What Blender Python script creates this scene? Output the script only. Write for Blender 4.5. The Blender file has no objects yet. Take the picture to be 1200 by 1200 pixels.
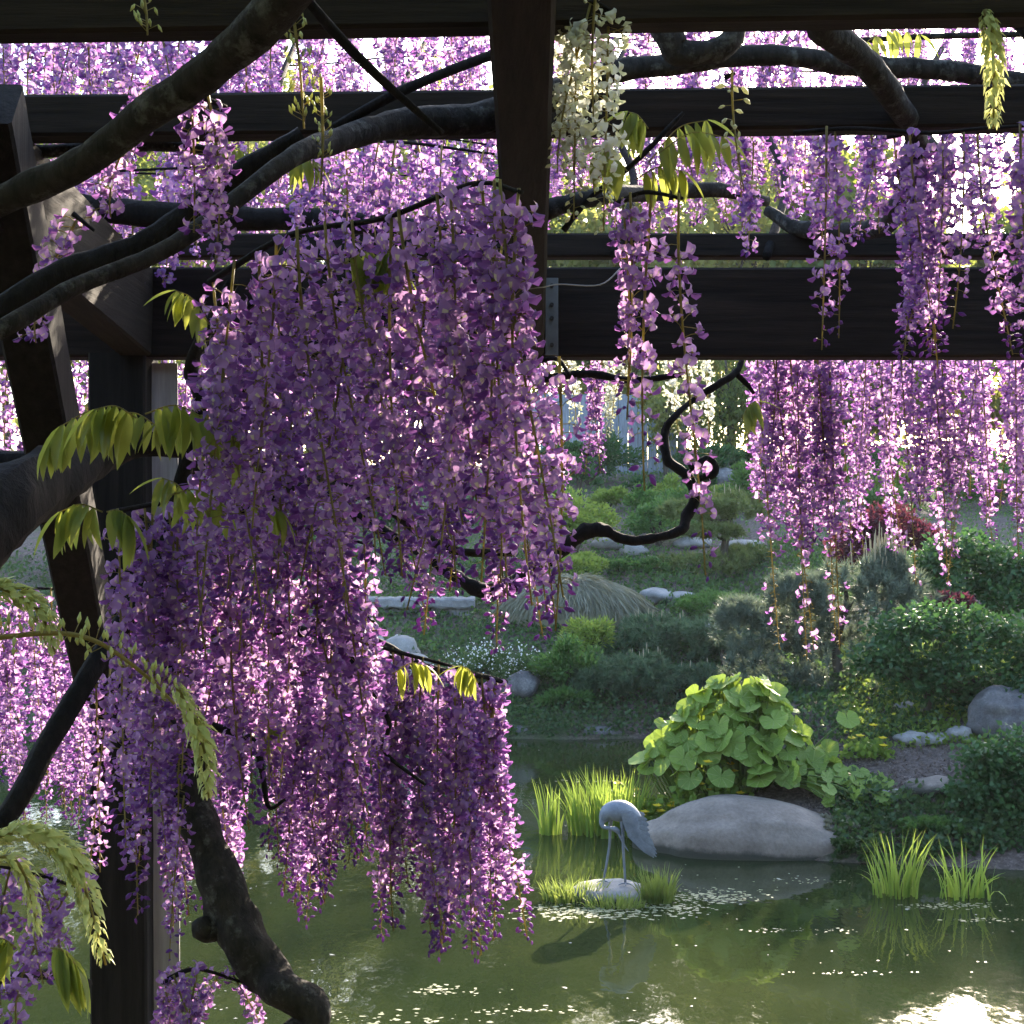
import bpy, bmesh, math, random
import numpy as np
from mathutils import Vector, Matrix, noise

R = math.radians
sc = bpy.context.scene
col = sc.collection
rng = np.random.default_rng(7)
random.seed(7)

# ------------------------------------------------------------------ camera, sky, sun, exposure
F = 1700.0            # focal length in photograph pixels (1200 px wide)
EYE = 3.3             # eye height above the pond
HOR = 610.0
cam = bpy.data.objects.new('camera', bpy.data.cameras.new('camera'))
col.objects.link(cam)
cam.data.sensor_width = 36
cam.data.lens = 36 * F / 1200
cam.location = (0, 0, EYE)
cam.rotation_euler = (R(90) + math.atan((HOR - 600) / F), 0, 0)
cam.data.clip_start = 0.05
cam.data.clip_end = 2000
sc.camera = cam

SUN_AZ, SUN_EL = R(20.0), R(22.5)      # low sun ahead, to the right of the view axis
world = bpy.data.worlds.new('World'); sc.world = world
world.use_nodes = True
wn = world.node_tree
bg = wn.nodes['Background']
sky = wn.nodes.new('ShaderNodeTexSky')
sky.sky_type = 'NISHITA'
sky.sun_disc = False
sky.sun_elevation = SUN_EL
sky.sun_rotation = SUN_AZ
sky.air_density = 1.0
sky.dust_density = 1.5
sky.ozone_density = 1.0
wn.links.new(sky.outputs[0], bg.inputs[0])
bg.inputs[1].default_value = 0.15

sun = bpy.data.objects.new('sun', bpy.data.lights.new('sun', 'SUN'))
col.objects.link(sun)
sun.data.energy = 4.0
sun.data.angle = R(0.55)
sun.data.color = (1.0, 0.86, 0.68)
S = Vector((math.sin(SUN_AZ) * math.cos(SUN_EL), math.cos(SUN_AZ) * math.cos(SUN_EL), math.sin(SUN_EL)))
sun.rotation_euler = (-S).to_track_quat('-Z', 'Y').to_euler()
sun.location = (10, 30, 25)

sc.view_settings.view_transform = 'Standard'
sc.view_settings.look = 'None'
sc.view_settings.gamma = 1
sc.view_settings.exposure = 2.45
sc.render.engine = 'CYCLES'
sc.cycles.use_denoising = True
sc.cycles.max_bounces = 4
sc.cycles.diffuse_bounces = 2
sc.cycles.glossy_bounces = 3
sc.cycles.transmission_bounces = 3
sc.cycles.caustics_reflective = False
sc.cycles.caustics_refractive = False
sc.cycles.sample_clamp_indirect = 6

def P(x, y, D):
    """the place D metres ahead that the photograph shows at pixel (x, y)"""
    return Vector(((x - 600) / F * D, D, EYE + (HOR - y) / F * D))

def sstep(a, b, x):
    t = min(1, max(0, (x - a) / (b - a)))
    return t * t * (3 - 2 * t)

# ------------------------------------------------------------------ mesh helpers (triangle arrays)
class MB:
    def __init__(s): s.V = []; s.T = []; s.M = []; s.n = 0
    def add(s, V, T, m=0):
        V = np.asarray(V, float); T = np.asarray(T, int)
        s.V.append(V); s.T.append(T + s.n)
        s.M.append(np.full(len(T), m) if np.isscalar(m) else np.asarray(m))
        s.n += len(V)
    def arrays(s): return np.concatenate(s.V), np.concatenate(s.T), np.concatenate(s.M)
    def mesh(s, name, mats, smooth=True, off=None):
        V, T, M = s.arrays()
        if off is not None: V = V - np.array(off)
        return mesh_tri(name, V, T, M, mats, smooth)

def mesh_tri(name, V, T, M, mats, smooth=True):
    me = bpy.data.meshes.new(name)
    me.vertices.add(len(V)); me.vertices.foreach_set('co', np.asarray(V, np.float32).ravel())
    me.loops.add(len(T) * 3); me.loops.foreach_set('vertex_index', np.asarray(T, np.int32).ravel())
    me.polygons.add(len(T))
    me.polygons.foreach_set('loop_start', np.arange(0, len(T) * 3, 3, dtype=np.int32))
    me.polygons.foreach_set('material_index', np.asarray(M, np.int32))
    me.polygons.foreach_set('use_smooth', np.full(len(T), smooth))
    for m in mats: me.materials.append(m)
    me.update(calc_edges=True)
    return me

def link(name, me, parent=None, loc=(0, 0, 0), rot=(0, 0, 0), scale=(1, 1, 1)):
    o = bpy.data.objects.new(name, me)
    col.objects.link(o)
    o.location = loc; o.rotation_euler = rot; o.scale = scale
    if parent: o.parent = parent
    return o

def tag(o, label=None, cat=None, group=None, kind=None):
    if label: o['label'] = label
    if cat: o['category'] = cat
    if group: o['group'] = group
    if kind: o['kind'] = kind
    return o

def thing(name, label, cat, loc, group=None):
    o = bpy.data.objects.new(name, None); col.objects.link(o)
    o.empty_display_size = 0.1
    o.location = loc
    return tag(o, label, cat, group)

def catmull(pts, sub):
    P_ = [np.array(p, float) for p in pts]
    P_ = [2 * P_[0] - P_[1]] + P_ + [2 * P_[-1] - P_[-2]]
    out = []
    for i in range(1, len(P_) - 2):
        p0, p1, p2, p3 = P_[i - 1:i + 3]
        for k in range(sub):
            t = k / sub
            out.append(0.5 * (2 * p1 + (p2 - p0) * t + (2 * p0 - 5 * p1 + 4 * p2 - p3) * t * t + (3 * p1 - p0 - 3 * p2 + p3) * t ** 3))
    out.append(P_[-2])
    return np.array(out)

def tube(pts, radii, sides=8, sub=5, bump=0.0, seed=0, freq=30.0):
    c = catmull([list(p) + [r] for p, r in zip(pts, radii)], sub)
    C, rad = c[:, :3], np.maximum(c[:, 3], 1e-4)
    n = len(C)
    tang = np.gradient(C, axis=0); tang /= np.linalg.norm(tang, axis=1)[:, None] + 1e-12
    up = np.array([0, 0, 1.0]) if abs(tang[0][2]) < .9 else np.array([1.0, 0, 0])
    V = []
    u = np.cross(up, tang[0]); u /= np.linalg.norm(u)
    for i in range(n):
        u = u - tang[i] * np.dot(u, tang[i]); u /= np.linalg.norm(u) + 1e-12
        v = np.cross(tang[i], u)
        for k in range(sides):
            a = 2 * math.pi * k / sides
            d = math.cos(a) * u + math.sin(a) * v
            r = rad[i]
            if bump:
                q = C[i] + d * r
                r *= 1 + bump * (noise.noise(Vector(q) * freq + Vector((seed, 0, 0))) + .6 * noise.noise(Vector(q) * freq * .3 + Vector((0, seed, 0))))
            V.append(C[i] + d * r)
    V.append(C[0]); V.append(C[-1])
    T = []
    for i in range(n - 1):
        for k in range(sides):
            a, b = i * sides + k, i * sides + (k + 1) % sides
            T += [(a, b, a + sides), (b, b + sides, a + sides)]
    for k in range(sides):
        T.append((k, n * sides, (k + 1) % sides))
        T.append(((n - 1) * sides + (k + 1) % sides, n * sides + 1, (n - 1) * sides + k))
    return np.array(V), np.array(T)[:, ::-1]

def beam(p0, p1, w, h, ch=.006, seg=24, wob=.0015, seed=0):
    """sawn timber: chamfered section swept from p0 to p1 (centre line), slightly uneven"""
    p0, p1 = np.array(p0, float), np.array(p1, float)
    t = (p1 - p0) / np.linalg.norm(p1 - p0)
    up = np.array([0, 0, 1.0]) if abs(t[2]) < .95 else np.array([0, 1.0, 0])
    s = np.cross(t, up); s /= np.linalg.norm(s); u = np.cross(s, t)
    prof = [(-w/2+ch, -h/2), (w/2-ch, -h/2), (w/2, -h/2+ch), (w/2, h/2-ch), (w/2-ch, h/2), (-w/2+ch, h/2), (-w/2, h/2-ch), (-w/2, -h/2+ch)]
    V = []
    for i in range(seg + 1):
        c = p0 + (p1 - p0) * i / seg
        for k, (a, b) in enumerate(prof):
            q = c + s * a + u * b
            q = q + (s * noise.noise(Vector(q) * 9 + Vector((seed, 0, 0))) + u * noise.noise(Vector(q) * 9 + Vector((0, seed, 3)))) * wob
            V.append(q)
    T = []
    for i in range(seg):
        for k in range(8):
            a, b = i * 8 + k, i * 8 + (k + 1) % 8
            T += [(a, b, a + 8), (b, b + 8, a + 8)]
    for k in range(1, 7):
        T.append((0, k + 1, k)); e = seg * 8; T.append((e, e + k, e + k + 1))
    return np.array(V), np.array(T)

def xf(V, M):
    M = np.array(M)
    return V @ M[:3, :3].T + M[:3, 3]

def frames(dirs, r=None):
    d = dirs / (np.linalg.norm(dirs, axis=1)[:, None] + 1e-9)
    q = (r or rng).normal(size=d.shape)
    s = np.cross(d, q); s /= np.linalg.norm(s, axis=1)[:, None] + 1e-9
    return d, s, np.cross(s, d)

def leaf_arrays(pts, dirs, ln, wd, fold=.25, normals=None):
    """pointed leaves: six vertices, four triangles each, folded along the midrib and curled"""
    n = len(pts)
    d = dirs / (np.linalg.norm(dirs, axis=1)[:, None] + 1e-9)
    if normals is None: d, s, u = frames(dirs)
    else:
        s = np.cross(d, normals); s /= np.linalg.norm(s, axis=1)[:, None] + 1e-9
        u = np.cross(s, d)
    ln = np.broadcast_to(np.asarray(ln, float), (n,))[:, None]; wd = np.broadcast_to(np.asarray(wd, float), (n,))[:, None]
    mid = pts + d * ln * .5 + u * wd * .08
    V = np.stack([pts, pts + d * ln * .42 + s * wd * .5 + u * wd * fold, pts + d * ln - u * ln * .12, pts + d * ln * .42 - s * wd * .5 + u * wd * fold, mid], 1)
    b = (np.arange(n) * 5)[:, None]
    T = np.concatenate([b + [0, 4, 1], b + [1, 4, 2], b + [4, 3, 2], b + [0, 3, 4]], 1).reshape(-1, 3)
    return V.reshape(-1, 3), T

def needle_arrays(pts, dirs, ln, wd):
    n = len(pts)
    d, s, u = frames(dirs)
    ln = np.broadcast_to(np.asarray(ln, float), (n,))[:, None]
    V = np.stack([pts - s * wd, pts + s * wd, pts + d * ln], 1).reshape(-1, 3)
    T = np.arange(n * 3).reshape(-1, 3)
    return V, T

def blade_arrays(base, dirs, ln, wd, bend, seg=5):
    """grass or iris blades that taper and arch over along dirs (horizontal)"""
    n = len(base)
    h = dirs.copy(); h[:, 2] = 0; h /= np.linalg.norm(h, axis=1)[:, None] + 1e-9
    s = np.stack([-h[:, 1], h[:, 0], np.zeros(n)], 1)
    tw = rng.uniform(0, math.pi, n)[:, None]
    s = s * np.cos(tw) + h * np.sin(tw)
    ln = np.broadcast_to(ln, (n,)); wd = np.broadcast_to(wd, (n,)); bend = np.broadcast_to(bend, (n,))
    V = []
    pos = base.copy(); ang = np.abs(bend) * .15
    for i in range(seg + 1):
        t = i / seg
        w = wd * (1 - t ** 2.2) * .5 + .0004
        V += [pos - s * w[:, None], pos + s * w[:, None]]
        a = ang + bend * t
        pos = pos + (h * np.sin(a)[:, None] + np.array([0, 0, 1]) * np.cos(a)[:, None]) * (ln / seg)[:, None]
    V = np.stack(V, 1)
    k = 2 * (seg + 1)
    f = []
    for i in range(seg): f += [[2*i, 2*i+1, 2*i+2], [2*i+1, 2*i+3, 2*i+2]]
    T = (np.arange(n) * k)[:, None, None] + np.array(f)[None]
    return V.reshape(-1, 3), T.reshape(-1, 3)

# ------------------------------------------------------------------ materials
def newmat(name):
    m = bpy.data.materials.new(name); m.use_nodes = True
    nt = m.node_tree
    return m, nt, nt.nodes['Principled BSDF'], nt.nodes['Material Output']

def ramp(nt, fac, stops):
    r = nt.nodes.new('ShaderNodeValToRGB')
    el = r.color_ramp.elements
    while len(el) > 1: el.remove(el[-1])
    el[0].position = stops[0][0]; el[0].color = (*stops[0][1], 1)
    for p, c in stops[1:]:
        e = el.new(p); e.color = (*c, 1)
    nt.links.new(fac, r.inputs[0])
    return r.outputs[0]

def leafmat(name, c0, c1, trans, tfac=.45, rough=.5, spec=.3, mottle=60):
    """leaf or petal: every piece its own tint, light shines through"""
    m, nt, b, out = newmat(name)
    g = nt.nodes.new('ShaderNodeNewGeometry')
    oi = nt.nodes.new('ShaderNodeObjectInfo')
    m1 = nt.nodes.new('ShaderNodeMath'); m1.operation = 'MULTIPLY'; m1.inputs[1].default_value = .5
    nt.links.new(oi.outputs['Random'], m1.inputs[0])
    fr = nt.nodes.new('ShaderNodeMath'); fr.operation = 'MULTIPLY_ADD'; fr.inputs[1].default_value = .5
    nt.links.new(g.outputs['Random Per Island'], fr.inputs[0]); nt.links.new(m1.outputs[0], fr.inputs[2])
    tc = nt.nodes.new('ShaderNodeTexCoord')
    nz = nt.nodes.new('ShaderNodeTexNoise'); nz.inputs['Scale'].default_value = mottle; nz.inputs['Detail'].default_value = 4
    nt.links.new(tc.outputs['Object'], nz.inputs['Vector'])
    ma = nt.nodes.new('ShaderNodeMath'); ma.operation = 'MULTIPLY_ADD'; ma.inputs[1].default_value = .9; ma.inputs[2].default_value = -.45
    nt.links.new(nz.outputs['Fac'], ma.inputs[0])
    ms = nt.nodes.new('ShaderNodeMath'); ms.operation = 'ADD'; ms.use_clamp = True
    nt.links.new(ma.outputs[0], ms.inputs[0]); nt.links.new(fr.outputs[0], ms.inputs[1])
    c = ramp(nt, ms.outputs[0], [(0, c0), (.5, tuple((a + b_) / 2 for a, b_ in zip(c0, c1))), (1, c1)])
    nt.links.new(c, b.inputs['Base Color'])
    b.inputs['Roughness'].default_value = rough
    b.inputs['Specular IOR Level'].default_value = spec
    tr = nt.nodes.new('ShaderNodeBsdfTranslucent')
    t0 = ramp(nt, fr.outputs[0], [(0, tuple(x * .75 for x in trans)), (1, trans)])
    nt.links.new(t0, tr.inputs[0])
    mx = nt.nodes.new('ShaderNodeMixShader'); mx.inputs[0].default_value = tfac
    nt.links.new(b.outputs[0], mx.inputs[1]); nt.links.new(tr.outputs[0], mx.inputs[2])
    nt.links.new(mx.outputs[0], out.inputs[0])
    return m

def woodmat(name, dark, light, stretch=(1, 18, 18), scale=3.0, bump=.4, lichen=None):
    m, nt, b, out = newmat(name)
    tc = nt.nodes.new('ShaderNodeTexCoord')
    mp = nt.nodes.new('ShaderNodeMapping'); mp.inputs['Scale'].default_value = stretch
    nt.links.new(tc.outputs['Object'], mp.inputs[0])
    n1 = nt.nodes.new('ShaderNodeTexNoise'); n1.inputs['Scale'].default_value = scale; n1.inputs['Detail'].default_value = 8; n1.inputs['Roughness'].default_value = .65
    nt.links.new(mp.outputs[0], n1.inputs['Vector'])
    c = ramp(nt, n1.outputs['Fac'], [(.28, dark), (.55, tuple((a + b_) / 2 for a, b_ in zip(dark, light))), (.75, light)])
    if lichen:
        n2 = nt.nodes.new('ShaderNodeTexNoise'); n2.inputs['Scale'].default_value = 30; n2.inputs['Detail'].default_value = 8; n2.inputs['Roughness'].default_value = .7
        nt.links.new(tc.outputs['Object'], n2.inputs['Vector'])
        f = ramp(nt, n2.outputs['Fac'], [(.54, (0, 0, 0)), (.70, (1, 1, 1))])
        mx = nt.nodes.new('ShaderNodeMixRGB'); nt.links.new(f, mx.inputs[0]); nt.links.new(c, mx.inputs[1]); mx.inputs[2].default_value = (*lichen, 1)
        c = mx.outputs[0]
    nt.links.new(c, b.inputs['Base Color'])
    b.inputs['Roughness'].default_value = .85
    b.inputs['Specular IOR Level'].default_value = .2
    bp = nt.nodes.new('ShaderNodeBump'); bp.inputs['Strength'].default_value = bump; bp.inputs['Distance'].default_value = .01
    nt.links.new(n1.outputs['Fac'], bp.inputs['Height']); nt.links.new(bp.outputs[0], b.inputs['Normal'])
    return m

def stonemat(name, stops, scale=4.0, bump=.5, rough=.85, wet=None):
    m, nt, b, out = newmat(name)
    tc = nt.nodes.new('ShaderNodeTexCoord')
    n1 = nt.nodes.new('ShaderNodeTexNoise'); n1.inputs['Scale'].default_value = scale; n1.inputs['Detail'].default_value = 9; n1.inputs['Roughness'].default_value = .7
    n2 = nt.nodes.new('ShaderNodeTexNoise'); n2.inputs['Scale'].default_value = scale * 14; n2.inputs['Detail'].default_value = 6
    for n_ in (n1, n2): nt.links.new(tc.outputs['Object'], n_.inputs['Vector'])
    mix = nt.nodes.new('ShaderNodeMath'); mix.operation = 'MULTIPLY_ADD'; mix.inputs[1].default_value = .3
    nt.links.new(n2.outputs['Fac'], mix.inputs[0]); nt.links.new(n1.outputs['Fac'], mix.inputs[2])
    sb = nt.nodes.new('ShaderNodeMath'); sb.operation = 'SUBTRACT'; sb.inputs[1].default_value = .15
    nt.links.new(mix.outputs[0], sb.inputs[0])
    c = ramp(nt, sb.outputs[0], stops)
    b.inputs['Roughness'].default_value = rough
    if wet is not None:          # dark algae line left by the pond
        sx = nt.nodes.new('ShaderNodeSeparateXYZ'); nt.links.new(tc.outputs['Object'], sx.inputs[0])
        wz = nt.nodes.new('ShaderNodeMath'); wz.operation = 'MULTIPLY_ADD'; wz.inputs[1].default_value = .14
        nt.links.new(n1.outputs['Fac'], wz.inputs[0]); nt.links.new(sx.outputs[2], wz.inputs[2])
        wf = ramp(nt, wz.outputs[0], [(wet, (1, 1, 1)), (wet + .05, (0, 0, 0))])
        mx = nt.nodes.new('ShaderNodeMixRGB'); nt.links.new(wf, mx.inputs[0]); nt.links.new(c, mx.inputs[1]); mx.inputs[2].default_value = (.035, .036, .026, 1)
        c = mx.outputs[0]
    nt.links.new(c, b.inputs['Base Color'])
    bp = nt.nodes.new('ShaderNodeBump'); bp.inputs['Strength'].default_value = bump; bp.inputs['Distance'].default_value = .03
    nt.links.new(mix.outputs[0], bp.inputs['Height']); nt.links.new(bp.outputs[0], b.inputs['Normal'])
    return m

def plain(name, c, rough=.6, metal=0.0):
    m, nt, b, out = newmat(name)
    tc = nt.nodes.new('ShaderNodeTexCoord')
    n1 = nt.nodes.new('ShaderNodeTexNoise'); n1.inputs['Scale'].default_value = 25; n1.inputs['Detail'].default_value = 6
    nt.links.new(tc.outputs['Object'], n1.inputs['Vector'])
    nt.links.new(ramp(nt, n1.outputs['Fac'], [(.3, tuple(x * .7 for x in c)), (.7, c)]), b.inputs['Base Color'])
    b.inputs['Roughness'].default_value = rough; b.inputs['Metallic'].default_value = metal
    return m

M = {}
M['timber'] = woodmat('timber', (.007, .005, .004), (.034, .024, .018))
M['timber_y'] = woodmat('timber_y', (.006, .0045, .003), (.030, .022, .015), stretch=(18, 1, 18))
M['timber_z'] = woodmat('timber_z', (.006, .005, .0045), (.026, .022, .02), stretch=(18, 18, 1))
M['lit_side_grey'] = woodmat('lit_side_grey', (.26, .25, .24), (.52, .50, .48), stretch=(18, 18, 1), bump=.3)  # pale grey carries the sunlit look of the post's side face
M['bark'] = woodmat('bark', (.007, .006, .005), (.05, .043, .038), stretch=(5, 5, 2), scale=9, bump=.9, lichen=(.11, .108, .10))
M['bark_dark'] = woodmat('bark_dark', (.004, .0035, .0035), (.022, .018, .017), stretch=(6, 6, 2), scale=9, bump=.9)
M['bark_tree'] = woodmat('bark_tree', (.03, .025, .02), (.13, .11, .09), stretch=(5, 5, 1), scale=5, bump=.8)
M['steel'] = plain('steel', (.16, .165, .17), .5, .6)
M['rust'] = plain('rust', (.03, .025, .022), .7)
M['wire'] = plain('wire', (.3, .29, .27), .4, .8)
M['banner'] = leafmat('banner_petal', (.12, .075, .31), (.33, .222, .54), (.73, .42, .78), .52, .55, .2)
M['wing'] = leafmat('wing_petal', (.06, .03, .20), (.165, .075, .35), (.52, .20, .60), .46, .5, .2)
M['throat'] = leafmat('pale_throat', (.55, .50, .42), (.68, .62, .48), (.85, .75, .5), .4)
M['w_banner'] = leafmat('white_petal', (.62, .64, .56), (.72, .73, .66), (.80, .82, .74), .4, .55, .2)
M['w_wing'] = leafmat('cream_petal', (.60, .62, .46), (.68, .70, .52), (.85, .85, .52), .4, .55, .2)
M['stalk'] = leafmat('flower_stalk', (.13, .13, .04), (.24, .20, .08), (.62, .52, .16), .4)
M['bud'] = leafmat('flower_bud', (.36, .43, .17), (.56, .60, .29), (.80, .80, .30), .4)
M['wleaf'] = leafmat('wisteria_leaf', (.10, .15, .04), (.18, .24, .07), (.55, .58, .10), .5, .5)
M['shrub'] = leafmat('shrub_leaf', (0.042, 0.098, 0.030), (0.090, 0.173, 0.053), (0.210, 0.390, 0.075), .35)
M['shrub_dark'] = leafmat('dark_leaf', (0.024, 0.063, 0.024), (0.054, 0.117, 0.042), (0.105, 0.240, 0.060), .3)
M['shrub_lime'] = leafmat('lime_leaf', (0.103, 0.172, 0.034), (0.184, 0.265, 0.057), (0.414, 0.529, 0.092), .4)
M['ground_leaf'] = leafmat('ground_leaf', (0.030, 0.068, 0.027), (0.075, 0.128, 0.045), (0.135, 0.240, 0.060), .3)
M['maple'] = leafmat('maple_leaf', (0.035, 0.011, 0.022), (0.090, 0.025, 0.043), (0.163, 0.033, 0.052), .35)
M['pine'] = leafmat('pine_needle', (0.045, 0.084, 0.053), (0.098, 0.154, 0.087), (0.168, 0.280, 0.112), .25)
M['pine_blue'] = leafmat('blue_pine_needle', (0.083, 0.112, 0.090), (0.158, 0.195, 0.150), (0.240, 0.300, 0.180), .25)
M['pine_light'] = leafmat('light_pine_needle', (.09, .13, .045), (.16, .20, .07), (.28, .34, .09), .3)
M['candle'] = leafmat('pine_candle', (.32, .27, .18), (.46, .40, .28), (.5, .4, .2), .2)
M['tree'] = leafmat('tree_leaf', (.035, .075, .02), (.085, .13, .035), (.40, .46, .09), .5)
M['tree_pale'] = leafmat('pale_tree_leaf', (.09, .12, .04), (.15, .18, .06), (.55, .55, .14), .5)
M['iris'] = leafmat('iris_blade', (.11, .20, .035), (.20, .31, .06), (.42, .55, .09), .45)
M['grass'] = leafmat('islet_grass', (.10, .16, .035), (.19, .26, .07), (.36, .44, .09), .4)
M['sedge'] = leafmat('grey_sedge', (0.184, 0.190, 0.138), (0.345, 0.333, 0.265), (0.414, 0.391, 0.207), .25)
M['butterbur'] = leafmat('butterbur_leaf', (.09, .17, .03), (.25, .36, .075), (.42, .56, .07), .38, .5, .3, 5)
M['butter_stalk'] = leafmat('butterbur_stalk', (.10, .17, .04), (.16, .23, .06), (.3, .4, .08), .3)
M['yellow'] = leafmat('yellow_flower', (.72, .50, .02), (.80, .60, .03), (.8, .6, .04), .3)
M['white_fl'] = leafmat('white_flower', (.70, .72, .72), (.80, .80, .80), (.8, .8, .8), .3)
M['boulder'] = stonemat('boulder_stone', [(.25, (.10, .082, .07)), (.5, (.19, .158, .135)), (.75, (.29, .245, .21))], 2.2, .8, wet=.10)
M['crane_rock'] = stonemat('crane_rock', [(.25, (.12, .115, .11)), (.5, (.22, .21, .205)), (.75, (.33, .32, .31))], 5, .7, wet=.085)
M['rock_pale'] = stonemat('pale_stone', [(.25, (.13, .125, .12)), (.5, (.24, .23, .225)), (.75, (.36, .35, .34))], 3)
M['ledge'] = stonemat('ledge_stone', [(.25, (.10, .10, .105)), (.5, (.19, .19, .20)), (.75, (.29, .29, .30))], 3)
M['rock_dark'] = stonemat('dark_stone', [(.3, (.045, .042, .045)), (.55, (.13, .125, .13)), (.8, (.34, .33, .33))], 3)
M['bronze'] = stonemat('crane_metal', [(.2, (.07, .085, .11)), (.5, (.15, .175, .215)), (.8, (.24, .27, .32))], 9, .25, .5)
M['fence'] = woodmat('fence_wood', (.13, .15, .19), (.27, .30, .36), stretch=(8, 8, 1), scale=3, bump=.2)
M['scum'] = leafmat('pond_scum', (.20, .21, .10), (.38, .37, .24), (.3, .3, .1), .1)
M['petal_float'] = leafmat('fallen_petal', (.26, .25, .20), (.48, .46, .40), (.4, .4, .3), .2)
M['litter'] = leafmat('bark_litter', (.07, .05, .045), (.24, .19, .17), (.2, .15, .1), .1)

def ground_material():
    m, nt, b, out = newmat('ground_soil')
    tc = nt.nodes.new('ShaderNodeTexCoord')
    n1 = nt.nodes.new('ShaderNodeTexNoise'); n1.inputs['Scale'].default_value = .7; n1.inputs['Detail'].default_value = 6
    n2 = nt.nodes.new('ShaderNodeTexNoise'); n2.inputs['Scale'].default_value = 22; n2.inputs['Detail'].default_value = 8; n2.inputs['Roughness'].default_value = .7
    for n_ in (n1, n2): nt.links.new(tc.outputs['Object'], n_.inputs['Vector'])
    soil = ramp(nt, n2.outputs['Fac'], [(.3, (.035, .025, .02)), (.5, (.10, .075, .065)), (.72, (.22, .18, .165))])
    moss = ramp(nt, n2.outputs['Fac'], [(.3, (.02, .035, .012)), (.7, (.08, .11, .035))])
    f = ramp(nt, n1.outputs['Fac'], [(.50, (0, 0, 0)), (.62, (1, 1, 1))])
    mx = nt.nodes.new('ShaderNodeMixRGB'); nt.links.new(f, mx.inputs[0]); nt.links.new(soil, mx.inputs[1]); nt.links.new(moss, mx.inputs[2])
    nt.links.new(mx.outputs[0], b.inputs['Base Color']); b.inputs['Roughness'].default_value = .95
    bp = nt.nodes.new('ShaderNodeBump'); bp.inputs['Strength'].default_value = .8; bp.inputs['Distance'].default_value = .04
    nt.links.new(n2.outputs['Fac'], bp.inputs['Height']); nt.links.new(bp.outputs[0], b.inputs['Normal'])
    return m

def water_material():
    m, nt, b, out = newmat('pond_water')
    tc = nt.nodes.new('ShaderNodeTexCoord')
    n1 = nt.nodes.new('ShaderNodeTexNoise'); n1.inputs['Scale'].default_value = .55; n1.inputs['Detail'].default_value = 5
    nt.links.new(tc.outputs['Object'], n1.inputs['Vector'])
    nt.links.new(ramp(nt, n1.outputs['Fac'], [(.35, (.014, .022, .008)), (.65, (.027, .035, .012))]), b.inputs['Base Color'])
    b.inputs['Roughness'].default_value = .035; b.inputs['IOR'].default_value = 1.333
    mp = nt.nodes.new('ShaderNodeMapping'); mp.inputs['Scale'].default_value = (1, .55, 1)
    nt.links.new(tc.outputs['Object'], mp.inputs[0])
    r1 = nt.nodes.new('ShaderNodeTexNoise'); r1.inputs['Scale'].default_value = 3.2; r1.inputs['Detail'].default_value = 3
    r2 = nt.nodes.new('ShaderNodeTexNoise'); r2.inputs['Scale'].default_value = 16; r2.inputs['Detail'].default_value = 2
    for n_ in (r1, r2): nt.links.new(mp.outputs[0], n_.inputs['Vector'])
    ad = nt.nodes.new('ShaderNodeMath'); ad.operation = 'MULTIPLY_ADD'; ad.inputs[1].default_value = .12
    nt.links.new(r2.outputs['Fac'], ad.inputs[0]); nt.links.new(r1.outputs['Fac'], ad.inputs[2])
    bp = nt.nodes.new('ShaderNodeBump'); bp.inputs['Strength'].default_value = .35; bp.inputs['Distance'].default_value = .012
    nt.links.new(ad.outputs[0], bp.inputs['Height']); nt.links.new(bp.outputs[0], b.inputs['Normal'])
    return m

# ------------------------------------------------------------------ terrain and pond
def lerp_prof(pts, y):
    if y <= pts[0][0]: return pts[0][1]
    for (a, za), (b, zb) in zip(pts, pts[1:]):
        if y <= b: return za + (zb - za) * (y - a) / (b - a)
    return pts[-1][1]
FAR = [(20.8, -.6), (22, .02), (22.4, .25), (26, 1.6), (31, 2.8), (42, 4.6), (70, 6.0), (400, 7)]
PEN = [(13.1, -.6), (14.0, .02), (14.3, .2), (15.1, .44), (17, 1.0), (22, 1.75), (26, 2.1), (31, 2.95), (42, 5.0), (70, 6.0), (400, 7)]
def terrain(x, y):
    if y < 8:
        return lerp_prof([(-400, 1.7), (4.25, 1.7), (4.9, .9), (6.5, -.6)], y)
    w = .25 * noise.noise(Vector((x * .8, 3, 0))) + .5 * noise.noise(Vector((x * .2, 7, 0)))
    b = max(0, min(y, 23.5) - 15.3) * .42      # the inlet behind the butterbur
    s = sstep(1.0, 2.1, x - b + .3 * noise.noise(Vector((y * .5, 0, 5))))
    if x > 1.5: w *= .35
    z = lerp_prof(FAR, y + w) * (1 - s) + lerp_prof(PEN, y + w - .5 * (1 - sstep(2.0, 3.5, x)) + .35 * sstep(3.5, 5.5, x)) * s
    edge = sstep(14, 18, abs(x))          # banks close the pond on both sides
    z = max(z, -.6 + 1.9 * edge)
    if z > 0: z += .10 * noise.noise(Vector((x * .6, y * .6, 0))) * min(1, z * 2) + .04 * noise.noise(Vector((x * 2.5, y * 2.5, 1))) * min(1, z * 2)
    return z

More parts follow.
